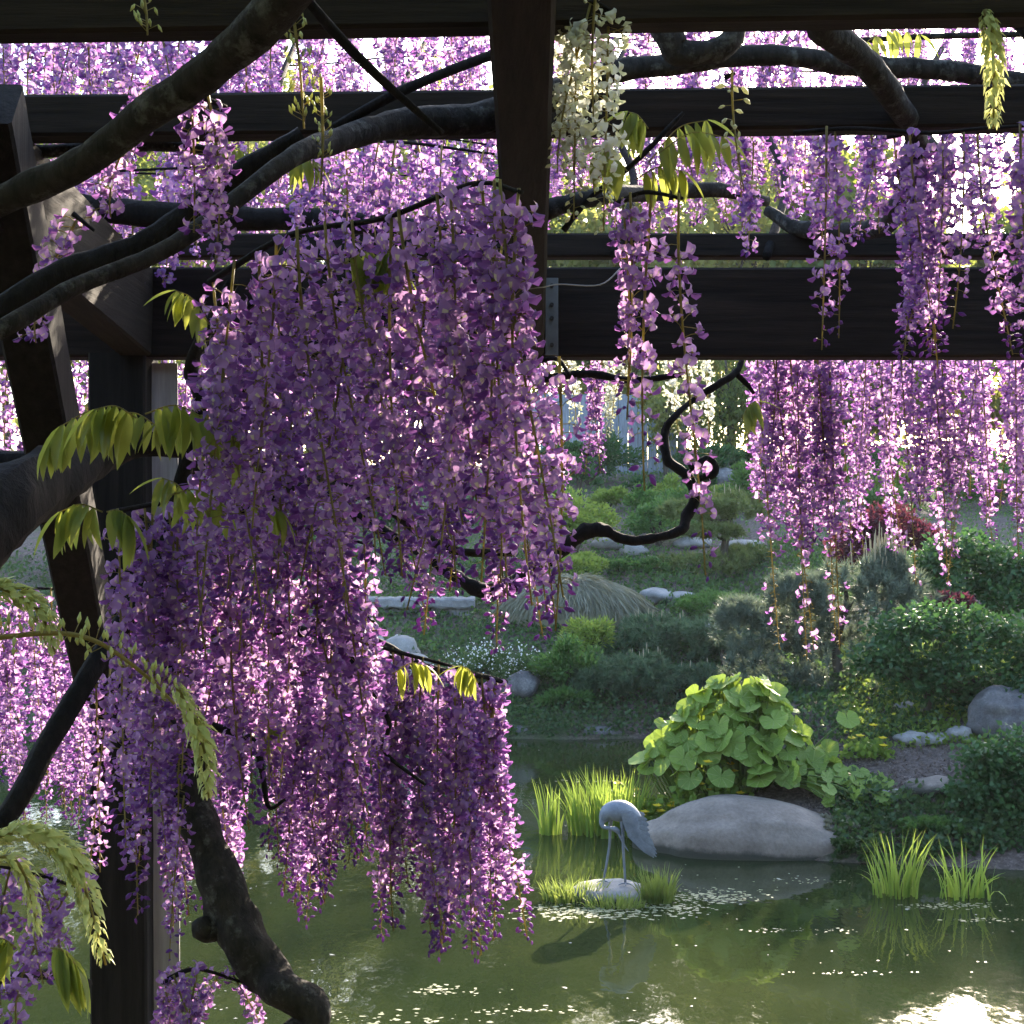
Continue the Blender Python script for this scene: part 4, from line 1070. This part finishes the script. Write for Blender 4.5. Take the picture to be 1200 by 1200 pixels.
shrub('low_juniper', 'low green juniper on the far bank behind the mugo pines', 'juniper', 840, 690, 26.0, 65, 'shrub', 3800, (.07, .025), 34)
shrub('low_juniper', 'low green juniper spreading by the white angular stone', 'juniper', 880, 722, 24.5, 60, 'shrub', 3000, (.07, .025), 30)
shrub('dark_hedge', 'dark evergreen mass before the blue-grey fence', 'hedge', 690, 505, 40.0, 75, 'shrub_dark', 4500, (.14, .07), 40, cl_r=.3)
shrub('dark_hedge', 'dark evergreen mass high on the slope behind the cloud pine', 'hedge', 850, 520, 39.0, 70, 'shrub_dark', 4500, (.14, .07), 40, cl_r=.3)
shrub('dark_hedge', 'dark evergreen mass behind the red maple', 'hedge', 1020, 520, 40.0, 120, 'shrub_dark', 5500, (.15, .08), 50, cl_r=.28)
shrub('dark_hedge', 'dark evergreen mass behind the shrub below the sunlit racemes', 'hedge', 1210, 540, 36.0, 110, 'shrub_dark', 5000, (.15, .08), 46, cl_r=.28)
shrub('dark_hedge', 'dark evergreen mass beyond the pond behind the post', 'hedge', 240, 600, 29.0, 190, 'shrub_dark', 8000, (.14, .08), 70, cl_r=.22)
shrub('dark_hedge', 'dark evergreen mass on the far bank behind the ledge', 'hedge', 480, 600, 33.0, 120, 'shrub_dark', 5000, (.14, .08), 50, cl_r=.25)
shrub('far_bank_shrub', 'leafy shrub on the far bank behind the post racemes', 'shrub', 120, 740, 24.0, 110, 'shrub', 4000, (.10, .06), 40)
shrub('far_bank_shrub', 'leafy shrub on the far bank behind the gnarled trunk', 'shrub', 300, 770, 23.6, 100, 'shrub', 4000, (.10, .06), 40)

ug = 'rounded shrubs on the upper slope'
for k in range(26):
    px = 590 + 24.5 * k + rng.uniform(-14, 14); D = [33.5, 36.5, 35][k % 3] + rng.uniform(-1, 1)
    zt_ = terrain((px - 600) / F * D, D) + rng.uniform(.7, 1.5)
    shrub('slope_shrub', ['rounded green shrub on the upper garden slope', 'dark rounded shrub on the upper garden slope', 'pale green rounded shrub on the upper garden slope'][k % 3], 'shrub', px, HOR - (zt_ - EYE) / D * F, D, rng.uniform(22, 40), ['shrub', 'shrub_dark', 'shrub_lime'][k % 3], 1100, (.12, .06), 14, group=ug, stems=2)
th, cc = shrub('white_flower_shrub', 'low shrub dotted with tiny white blossoms on the far bank', 'shrub', 580, 752, 23.4, 75, 'ground_leaf', 3000, (.05, .03), 34, depth=.5)
g0 = th.location
n = 380; q = cc[rng.integers(len(cc), size=n)] + rng.normal(0, .13, (n, 3)) + np.array([0, -.12, .10])
Vs, Ts = leaf_arrays(q, rng.normal(size=(n, 3)) + np.array([0, -.4, .6]), .038, .038, .1)
link('blossoms', mesh_tri('blossoms', Vs - np.array(g0), Ts, np.zeros(len(Ts), int), [M['white_fl']]), th)['kind'] = 'stuff'

# ground cover along banks
def ground_cover(name, label, pxr, Dr, n, leaf, mat, h=.14):
    pts = []
    for k in range(n):
        D = rng.uniform(*Dr); px = rng.uniform(*pxr); X = (px - 600) / F * D
        z = terrain(X, D)
        if z < .0: continue
        pts.append((X, D, z + abs(rng.normal(0, h)) * (.5 + noise.noise(Vector((X * 1.5, D * 1.5, 4))))))
    pts = np.array(pts)
    Vs, Ts = leaf_arrays(pts, rng.normal(size=pts.shape) * .7 + np.array([0, -.35, .35]), rng.uniform(.7, 1.2, len(pts)) * leaf[0], leaf[1])
    return tag(link(name, mesh_tri(name, Vs, Ts, np.zeros(len(Ts), int), [M[mat]])), label, 'groundcover', kind='stuff')
ground_cover('ground_cover', 'dark ivy-like groundcover on the far bank down to the waterline', (380, 960), (21.9, 24.2), 12000, (.075, .055), 'ground_leaf', .16)
ground_cover('ground_cover', 'mossy low plants over the far slope', (380, 1230), (24.2, 46), 20000, (.09, .05), 'shrub', .13)
ground_cover('ground_cover', 'low leafy plants between rocks and sedge on the far bank', (380, 1010), (23.6, 30), 15000, (.11, .06), 'ground_leaf', .12)
ground_cover('ground_cover', 'low green weeds along the boulder bank', (975, 1250), (13.9, 15.0), 5200, (.07, .05), 'ground_leaf', .12)
ground_cover('ground_cover', 'yellow-green weeds on the upper mulch slope', (985, 1250), (16.0, 21), 7000, (.08, .05), 'shrub_lime', .10)
ground_cover('ground_cover', 'green undergrowth behind the butterbur', (800, 1100), (16.2, 21), 7000, (.09, .05), 'ground_leaf', .14)
ground_cover('ground_cover', 'green undergrowth on the slope behind the post', (-60, 420), (22, 30), 9000, (.10, .06), 'ground_leaf', .2)
ground_cover('bark_litter', 'brown bark chips and dry litter on the mulch slope', (940, 1230), (14.2, 17.4), 5200, (.05, .018), 'litter', .015)

# sedge mound
def sedge_mound(px, py_top, D, hw_px):
    g0 = on_ground(px, D); H = ztop(py_top, D) - g0.z; hw = hw_px / F * D
    th = thing('sedge_mound', 'weeping grey-green sedge mound, combed over a hump on the far bank', 'sedge', g0)
    n = 5200
    a = rng.uniform(0, 6.283, n); r = np.sqrt(rng.uniform(0, 1, n)) * .96
    top = np.stack([g0.x + np.cos(a) * r * hw, g0.y + np.sin(a) * r * hw * .6, g0.z + H * np.sqrt(1 - r ** 2 * .98)], 1)
    h = np.stack([np.cos(a) * .9 + rng.normal(0, .35, n), np.sin(a) * .6 + rng.normal(0, .35, n), np.zeros(n)], 1)
    d = h * .6 - np.array([0, 0, 1]) * (r[:, None] * 1.1 - .15)
    Vs, Ts = leaf_arrays(top, d, rng.uniform(.25, .5, n), .022, .1)
    mb = MB(); mb.add(Vs, Ts)
    link('blades', mb.mesh('blades', [M['sedge']], True, g0), th)['kind'] = 'stuff'
    o = rock('crown', None, None, (0, 0, H * .1), (hw * .93, hw * .56, H * .85), 'sedge', 3, .06, sub=3, parent=th)
sedge_mound(672, 676, 26.0, 92)

def pine(name, label, px, py_top, D, pads, mat, needle=.11, tufts=60, candles=0, cand_len=.2, trunk_r=.05, lean=0.0):
    """pads: (px, py, half width px, half height px, depth offset)"""
    g0 = on_ground(px, D)
    th = thing(name, label, 'pine', g0)
    tr = MB(); nd = MB(); cn = []
    top = P(px + lean, py_top, D)
    tr.add(*tube([g0, g0 + (top - g0) * .35 + Vector((-.06, 0, 0)), g0 + (top - g0) * .7 + Vector((.08, 0, 0)), top], [trunk_r, trunk_r * .8, trunk_r * .5, .01], 7, 4, .2, 3, 8))
    for (x, y, w_, h_, dy) in pads:
        c = P(x, y, D + dy); a_, b_ = 1.25 * w_ / F * D, 1.2 * h_ / F * D
        st = g0 + (top - g0) * min(.95, max(.1, (c.z - g0.z) / max(.1, top.z - g0.z) * .85))
        tr.add(*tube([st, (st + c) / 2 + Vector((0, 0, -.04)), c], [trunk_r * .5, trunk_r * .35, .008], 5, 3))
        k = int(tufts * 1.5)
        d = rng.normal(size=(k, 3)); d /= np.linalg.norm(d, axis=1)[:, None]; d[:, 2] = np.abs(d[:, 2]) * rng.choice([1, 1, 1, -.4], k)
        tips = np.array(c) + d * np.array([a_, a_ * .75, b_]) * (rng.uniform(.45, 1, (k, 1)) ** .5)
        for q, dd in zip(tips, d):
            m_ = 60
            ax = np.array([dd[0] * .5, dd[1] * .5, .8]); ax /= np.linalg.norm(ax)
            base = q + ax * rng.uniform(-.06, .04, (m_, 1))
            nd.add(*needle_arrays(base, ax * .55 + rng.normal(0, .55, (m_, 3)), needle * rng.uniform(.7, 1.1, m_), (.0062 * D / 20)))
            cn.append(q + ax * .05)
    link('trunk', tr.mesh('trunk', [M['bark_tree']], True, g0), th)
    link('needles', nd.mesh('needles', [M[mat]], False, g0), th)['kind'] = 'stuff'
    if candles:
        cn = sorted(cn, key=lambda q: -q[2])[:candles * 2]; rng.shuffle(cn)
        cme = MB(); cme.add(*tube([(0, 0, 0), (0, 0, .35), (0, 0, .8), (0, 0, 1)], [.05, .06, .045, .012], 6, 2))
        cme = cme.mesh('candle', [M['candle']])
        for q in cn[:candles]:
            l = cand_len * rng.uniform(.5, 1.25)
            link('candle', cme, th, Vector(q) - g0, (rng.normal(0, .06), rng.normal(0, .06), 0), (l * 1.1 if l < .1 else .16, l * 1.1 if l < .1 else .16, l))
    return th
pine('candled_pine', 'blue-green pine with upright tan candles above the butterbur', 985, 668, 18.6, [(905, 790, 50, 40, 0), (950, 740, 55, 40, .1), (1000, 705, 55, 40, -.3), (1045, 705, 40, 34, -.2), (1042, 672, 18, 24, -.2), (935, 700, 30, 24, -.3), (985, 790, 70, 55, -.2), (890, 745, 45, 30, .3), (930, 830, 70, 40, 0), (1010, 820, 50, 45, .1), (870, 725, 30, 20, .4)], 'pine_blue', .15, 60, 44, .34, .07)
pine('mugo_pine', 'squat dark green mugo pine directly above the far waterline', 735, 765, 23.0, [(725, 795, 48, 24, 0), (705, 805, 30, 18, -.1), (752, 790, 32, 20, .1)], 'pine', .12, 60, 10, .14, .05)
pine('mugo_pine', 'small rounded mugo pine touching the butterbur top', 795, 800, 22.9, [(792, 812, 36, 16, 0), (815, 800, 26, 18, .1)], 'pine', .12, 50, 5, .1, .04)
pine('mugo_pine', 'broad mugo pine behind the two waterline pines', 775, 735, 24.4, [(745, 762, 40, 20, 0), (795, 760, 48, 24, 0), (835, 770, 36, 24, .1), (770, 742, 40, 18, .1)], 'pine', .13, 55, 10, .14, .05)
pine('mugo_pine', 'low mugo pine beside the candled pine', 850, 728, 24.0, [(845, 745, 40, 18, 0), (875, 752, 30, 18, 0)], 'pine', .13, 50, 6, .12, .04)
pine('cloud_pine', 'cloud-pruned pine with two flat green pads on a dark trunk', 852, 590, 29.0, [(818, 602, 38, 16, 0), (862, 598, 42, 18, 0), (835, 625, 30, 8, -.2), (830, 665, 58, 14, 0), (870, 655, 30, 12, .2), (800, 690, 36, 10, 0)], 'pine_light', .15, 70, 8, .2, .10)

def tree(name, label, px, D, py_top, hw_px, mat, n=7000, leaf=(.24, .15), clumps=60, trunk=.16, zb=2.0, group='trees beyond the garden', flat=False, hang=0):
    g0 = on_ground(px, D, .1); zt = ztop(py_top, D); hw = hw_px / F * D
    th = thing(name, label, 'tree', g0, group)
    H = zt - (g0.z + zb); c = (g0.x, g0.y, g0.z + zb + H * .5)
    cc, dd = ell_clumps(c, (hw * .85, hw * .7, H * .45), clumps, False, .2)
    tr = MB(); top = Vector((c[0], c[1], c[2] + H * .2))
    tr.add(*tube([g0, g0 + (top - g0) * .4 + Vector((rng.normal(0, .2), 0, 0)), top], [trunk, trunk * .75, trunk * .25], 8, 5, .15, 1, 3))
    for q in cc[::3]:
        st = g0 + (top - g0) * rng.uniform(.35, .9)
        tr.add(*tube([st, (st + Vector(q)) / 2 + Vector((0, 0, .2)), q], [trunk * .35, trunk * .22, .02], 5, 3))
    link('trunk', tr.mesh('trunk', [M['bark_tree']], True, g0), th)
    per = n // clumps; pts = []; dirs = []
    for q, d in zip(cc, dd):
        cr_ = min(hw, H) * .26 * rng.uniform(.7, 1.4)
        o_ = rng.normal(size=(per, 3)) * .5
        o_[:, 2] *= .8
        if hang: o_[:, 2] = o_[:, 2] * 1.5 - rng.uniform(0, hang, per); o_[:, :2] *= .7
        pts.append(q + o_ * cr_); dirs.append(rng.normal(size=(per, 3)) + d * .4 + np.array([0, 0, -.4 - hang]))
    pts = np.concatenate(pts); dirs = np.concatenate(dirs)
    mb = MB(); mb.add(*leaf_arrays(pts, dirs, rng.uniform(.7, 1.2, len(pts)) * leaf[0], leaf[1]))
    link('crown', mb.mesh('crown', [M[mat]], True, g0), th)
    return th
tree('weeping_tree', 'soft green weeping tree behind the cloud pine', 850, 44, 380, 105, 'tree', 6500, (.2, .08), 55, hang=1.4, zb=.8)
tree('slender_tree', 'small pale-trunked tree in front of the fence', 782, 41, 430, 45, 'tree_pale', 2000, (.16, .08), 24, trunk=.09, zb=1.2)
for k, (px, D, pt, hw, mat, lab, n_) in enumerate([
    (-150, 46, 60, 190, 'tree', 'broad leafy tree beyond the pond behind the knee brace', 9000),
    (110, 52, 20, 180, 'tree', 'tall leafy tree rising behind the post', 9000),
    (380, 50, 60, 190, 'tree_pale', 'pale leafy tree behind the near violet mass', 9000),
    (590, 56, 90, 150, 'tree', 'tall green tree rising behind the fence', 9000),
    (745, 54, 175, 100, 'tree_pale', 'pale yellow-green tree behind the slender tree', 6000),
    (880, 57, 95, 120, 'tree_pale', 'light green tree behind the weeping tree', 6000),
    (1010, 52, 110, 114, 'tree', 'leafy green tree directly behind the red maple', 8000),
    (1260, 50, 80, 118, 'tree', 'leafy green tree behind the shrub below the sunlit racemes', 8000),
    (1130, 60, 290, 110, 'tree_pale', 'lower pale tree filling the gap between two taller green trees', 6000),
    (1480, 46, 100, 180, 'tree', 'large spreading tree over the hidden bank', 9000),
    (-480, 44, 100, 220, 'tree', 'large dark tree on the hidden far shore behind the vine trunk', 9000)]):
    tree('background_tree', lab, px, D, pt, hw, mat, n_, (.42, .27), 80, trunk=.2, zb=.4)
for px, D, pt, hw, lab in [(690, 64, 105, 130, 'tree of the back row showing above the pale yellow-green tree'), (480, 66, 60, 150, 'tree of the back row behind the pale leafy tree'), (860, 66, 70, 120, 'tree of the back row over the light green tree'), (250, 66, 30, 150, 'tree of the back row behind the tall leafy tree'), (1000, 66, 170, 90, 'tree of the back row between light and dark green trees'), (1250, 64, 150, 70, 'slim tree of the back row above the shrub bank'), (10, 66, 30, 150, 'tree of the back row behind the knee brace tree')]:
    tree('back_row_tree', lab, px, D, pt, hw, 'tree_pale' if px > 600 else 'tree', 5000, (.5, .32), 60, trunk=.2, zb=.4, group='back row of trees')
for X_, Y_, lab in [(-9, -11, 'big dark unseen tree added behind the viewer to block sky light'), (-2.5, -13, 'tall unseen tree added at the back of the pergola to dim its near side'), (4, -12, 'leafy unseen tree added behind the pergola as a sky blocker'), (10, -10, 'dense unseen tree added at the rear corner to block sky light'), (-12, -3, 'dense unseen tree added beside the pergola, over the vine side'), (13, -2, 'dense unseen tree added flanking the pergola, away from the post')]:
    # unseen trees added on the near side to block low sky light
    g0 = Vector((X_, Y_, 1.65)); th = thing('sky_blocking_tree', lab, 'tree', g0, 'unseen trees added around the pergola to block sky light')
    cc, dd = ell_clumps((X_, Y_, 6.2), (4.2, 3.2, 4.4), 60, False, .2)
    pts = np.concatenate([q + rng.normal(size=(70, 3)) * .9 for q in cc])
    mb = MB(); mb.add(*leaf_arrays(pts, rng.normal(size=pts.shape), .5, .34)); link('crown', mb.mesh('crown', [M['tree']], True, g0), th)
    mb = MB(); mb.add(*tube([g0, g0 + Vector((.1, 0, 2.5)), g0 + Vector((0, 0, 5.5))], [.25, .2, .08], 8, 4, .1)); link('trunk', mb.mesh('trunk', [M['bark_tree']], True, g0), th)

# fence
th = thing('fence', 'blue-grey vertical board fence at the top of the garden', 'fence', on_ground(705, 44.5))
x0, x1 = (610 - 600) / F * 44.5, (800 - 600) / F * 44.5
k = 0; x = x0
while x < x1:
    z0 = terrain(x, 44.5) - .1; z1 = ztop(462, 44.5) + rng.normal(0, .02)
    mb = MB(); mb.add(*beam((x + .15, 44.5 + rng.normal(0, .01), z0), (x + .15, 44.5, z1), .285, .03, .004, 2, .002, k))
    link('board', mb.mesh('board', [M['fence']], False, th.location), th); x += .3; k += 1
for zz in (.4, 1.5):
    mb = MB(); z_ = terrain(x0, 44.5) + zz
    mb.add(*beam((x0, 44.56, z_), (x1, 44.56, z_), .05, .09, .004, 4, .002, 9)); link('rail', mb.mesh('rail', [M['fence']], False, th.location), th)

# ------------------------------------------------------------------ butterbur and marigolds
def round_leaf(seed, cup=.25):
    r = np.random.default_rng(seed); k = 20; rings = (.35, .7, 1.0)
    Vs = [(0, 0, 0)]
    for q in rings:
        for a_ in range(k):
            a = -math.pi + 2 * math.pi * (a_ + .5) / k
            notch = 1 - .62 * math.exp(-((abs(a) - math.pi) / .32) ** 2)
            rad = q * notch * (1 + .05 * math.sin(5 * a + seed)) * (1 + .04 * r.normal())
            z = cup * q * q * .35 * (1 + .5 * math.sin(2 * a + seed)) + .05 * q * math.sin(7 * a + seed) - .12 * q * max(0, math.cos(a))
            Vs.append((rad * math.cos(a), rad * math.sin(a) * 1.08, z))
    T_ = [(0, 1 + a, 1 + (a + 1) % k) for a in range(k - 1)]
    for q in range(len(rings) - 1):
        for a in range(k - 1):
            b, c_ = 1 + q * k + a, 1 + q * k + a + 1
            T_ += [(b, b + k, c_), (c_, b + k, c_ + k)]
    return mesh_tri('broad_leaf', np.array(Vs), np.array(T_), np.zeros(len(T_), int), [M['butterbur']])
def add_veins(m):
    nt = m.node_tree; b = nt.nodes['Principled BSDF']
    tc = nt.nodes.new('ShaderNodeTexCoord'); sx = nt.nodes.new('ShaderNodeSeparateXYZ'); nt.links.new(tc.outputs['Object'], sx.inputs[0])
    at = nt.nodes.new('ShaderNodeMath'); at.operation = 'ARCTAN2'; nt.links.new(sx.outputs[1], at.inputs[0]); nt.links.new(sx.outputs[0], at.inputs[1])
    mu = nt.nodes.new('ShaderNodeMath'); mu.operation = 'MULTIPLY'; mu.inputs[1].default_value = 9; nt.links.new(at.outputs[0], mu.inputs[0])
    co = nt.nodes.new('ShaderNodeMath'); co.operation = 'COSINE'; nt.links.new(mu.outputs[0], co.inputs[0])
    f = ramp(nt, co.outputs[0], [(.80, (0, 0, 0)), (.98, (1, 1, 1))])
    old = b.inputs['Base Color'].links[0].from_socket
    mx = nt.nodes.new('ShaderNodeMixRGB'); nt.links.new(f, mx.inputs[0]); nt.links.new(old, mx.inputs[1]); mx.inputs[2].default_value = (.30, .38, .12, 1)
    nt.links.new(mx.outputs[0], b.inputs['Base Color'])
    bp = nt.nodes.new('ShaderNodeBump'); bp.inputs['Strength'].default_value = .6; bp.inputs['Distance'].default_value = .02; bp.invert = True
    nt.links.new(f, bp.inputs['Height']); nt.links.new(bp.outputs[0], b.inputs['Normal'])
add_veins(M['butterbur'])
BL = [round_leaf(k) for k in range(4)]
g0 = on_ground(872, 15.6)
bb = thing('butterbur', 'mound of big round bright green butterbur leaves behind the tan boulder', 'butterbur', g0)
stk = MB()
def broad_leaf(p, s, nrm, tip):
    z = Vector(nrm).normalized(); x = (Vector(tip) - z * Vector(tip).dot(z)).normalized(); y = z.cross(x)
    m = Matrix((x, y, z)).transposed().to_4x4() @ Matrix.Scale(s, 4); m.translation = Vector(p) - g0
    o = link('broad_leaf', BL[int(rng.integers(4))], bb); o.matrix_local = m
    root = Vector((g0.x + (p[0] - g0.x) * .45, g0.y + (p[1] - g0.y) * .45, terrain(p[0], 15.6) - .05))
    stk.add(*tube([root, (root + Vector(p)) / 2 + Vector((0, 0, .06)), p], [.013, .010, .007], 5, 3), 0)
for k in range(260):
    t = rng.uniform(0, 1) ** .7; a = rng.uniform(-3.5, .35)
    R_x, R_y = 1.12, .75
    x = g0.x + math.cos(a) * t * R_x; y = g0.y + math.sin(a) * t * R_y
    ztp = ztop(800, 15.6) - g0.z
    h = ztp * (1 - t ** 2.4 * .74) * rng.uniform(.60, 1.06)
    h *= 1 - .45 * sstep(.25, .8, x - g0.x)
    nrm = (math.cos(a) * (.4 + t), math.sin(a) * (.5 + t) - .2, .75 + rng.normal(0, .25))
    broad_leaf((x, y, g0.z + h), rng.uniform(.075, .155), (nrm[0] * .7 + rng.normal(0, .8), nrm[1] * .5 + rng.normal(0, .6), nrm[2] + abs(rng.normal(0, .5))), (math.cos(a) + rng.normal(0, .4), math.sin(a) * .8 - .1, -.9))
for k in range(40):     # the low skirt of smaller leaves running down beside the boulder
    px = rng.uniform(955, 1040); D = rng.uniform(14.7, 15.3); X = (px - 600) / F * D
    broad_leaf((X, D, terrain(X, D) + rng.uniform(.06, .38) * (1 - (px - 955) / 130)), rng.uniform(.05, .10), (rng.normal(0, .5), -.5, .8), (rng.normal(0, .6), -.6, -.4))
broad_leaf(P(993, 842, 15.4), .12, (.1, -.6, .6), (.2, -.4, -.8))
link('stalks', stk.mesh('stalks', [M['butter_stalk']], True, g0), bb)

def marigold(label, px, D, hw, n, nf, h):
    g0 = on_ground(px, D); g0.z = max(g0.z, -.02); th = thing('marsh_marigold', label, 'marigold', g0, 'yellow marigold plants on the bank')
    k = n; a = rng.uniform(0, 6.28, k); r = np.sqrt(rng.uniform(0, 1, k)) * hw
    pts = np.stack([g0.x + np.cos(a) * r, g0.y + np.sin(a) * r * .6, g0.z + h * rng.uniform(.1, 1, k) * (1.1 - (r / hw) ** 2 * .7)], 1)
    Vs, Ts = leaf_arrays(pts, rng.normal(size=(k, 3)) * .8 + np.array([0, -.4, .1]), .085, .075, .1)
    link('foliage', mesh_tri('foliage', Vs - np.array(g0), Ts, np.zeros(len(Ts), int), [M['iris']]), th)
    for q in range(nf):
        p = pts[rng.integers(k)] + np.array([0, -.04, .06 + rng.uniform(0, .12)])
        m_ = 5; aa = np.arange(m_) * 6.283 / m_
        Vs, Ts = leaf_arrays(np.repeat(p[None], m_, 0), np.stack([np.cos(aa), np.sin(aa) * .8 - .2, np.full(m_, .45)], 1), .055, .05, .1, np.repeat([[0, -.3, 1.0]], m_, 0))
        mb = MB(); mb.add(Vs, Ts, 1); mb.add(*tube([p + [0, 0, -.2], p], [.003, .002], 3, 1), 0)
        link('flower', mb.mesh('flower', [M['butter_stalk'], M['yellow']], True, g0), th)
marigold('yellow-flowered marigold patch between iris and boulder', 768, 15.2, .26, 420, 18, .40)
marigold('yellow-flowered marigold leaves under the butterbur, above the boulder', 832, 15.15, .4, 360, 10, .55)
marigold('few yellow marigolds among the iris blades', 735, 15.5, .2, 60, 7, .5)
marigold('marigold weeds with small yellow blooms on the mulch edge', 1015, 15.9, .3, 160, 5, .2)

# ------------------------------------------------------------------ the faint veil of backlit air over the pond and garden
bm = bmesh.new(); bmesh.ops.create_cube(bm, size=1); me = bpy.data.meshes.new('haze'); bm.to_mesh(me); bm.free()
tag(link('haze', me, None, (0, 30, 13), (0, 0, 0), (120, 150, 32)), 'thin pale veil of backlit air over pond and garden', 'haze', kind='stuff')
m = bpy.data.materials.new('haze'); m.use_nodes = True; nt = m.node_tree; nt.nodes.remove(nt.nodes['Principled BSDF'])
v = nt.nodes.new('ShaderNodeVolumePrincipled'); v.inputs['Density'].default_value = .00035; v.inputs['Color'].default_value = (.92, .93, .95, 1)
nt.links.new(v.outputs[0], nt.nodes['Material Output'].inputs['Volume']); me.materials.append(m)
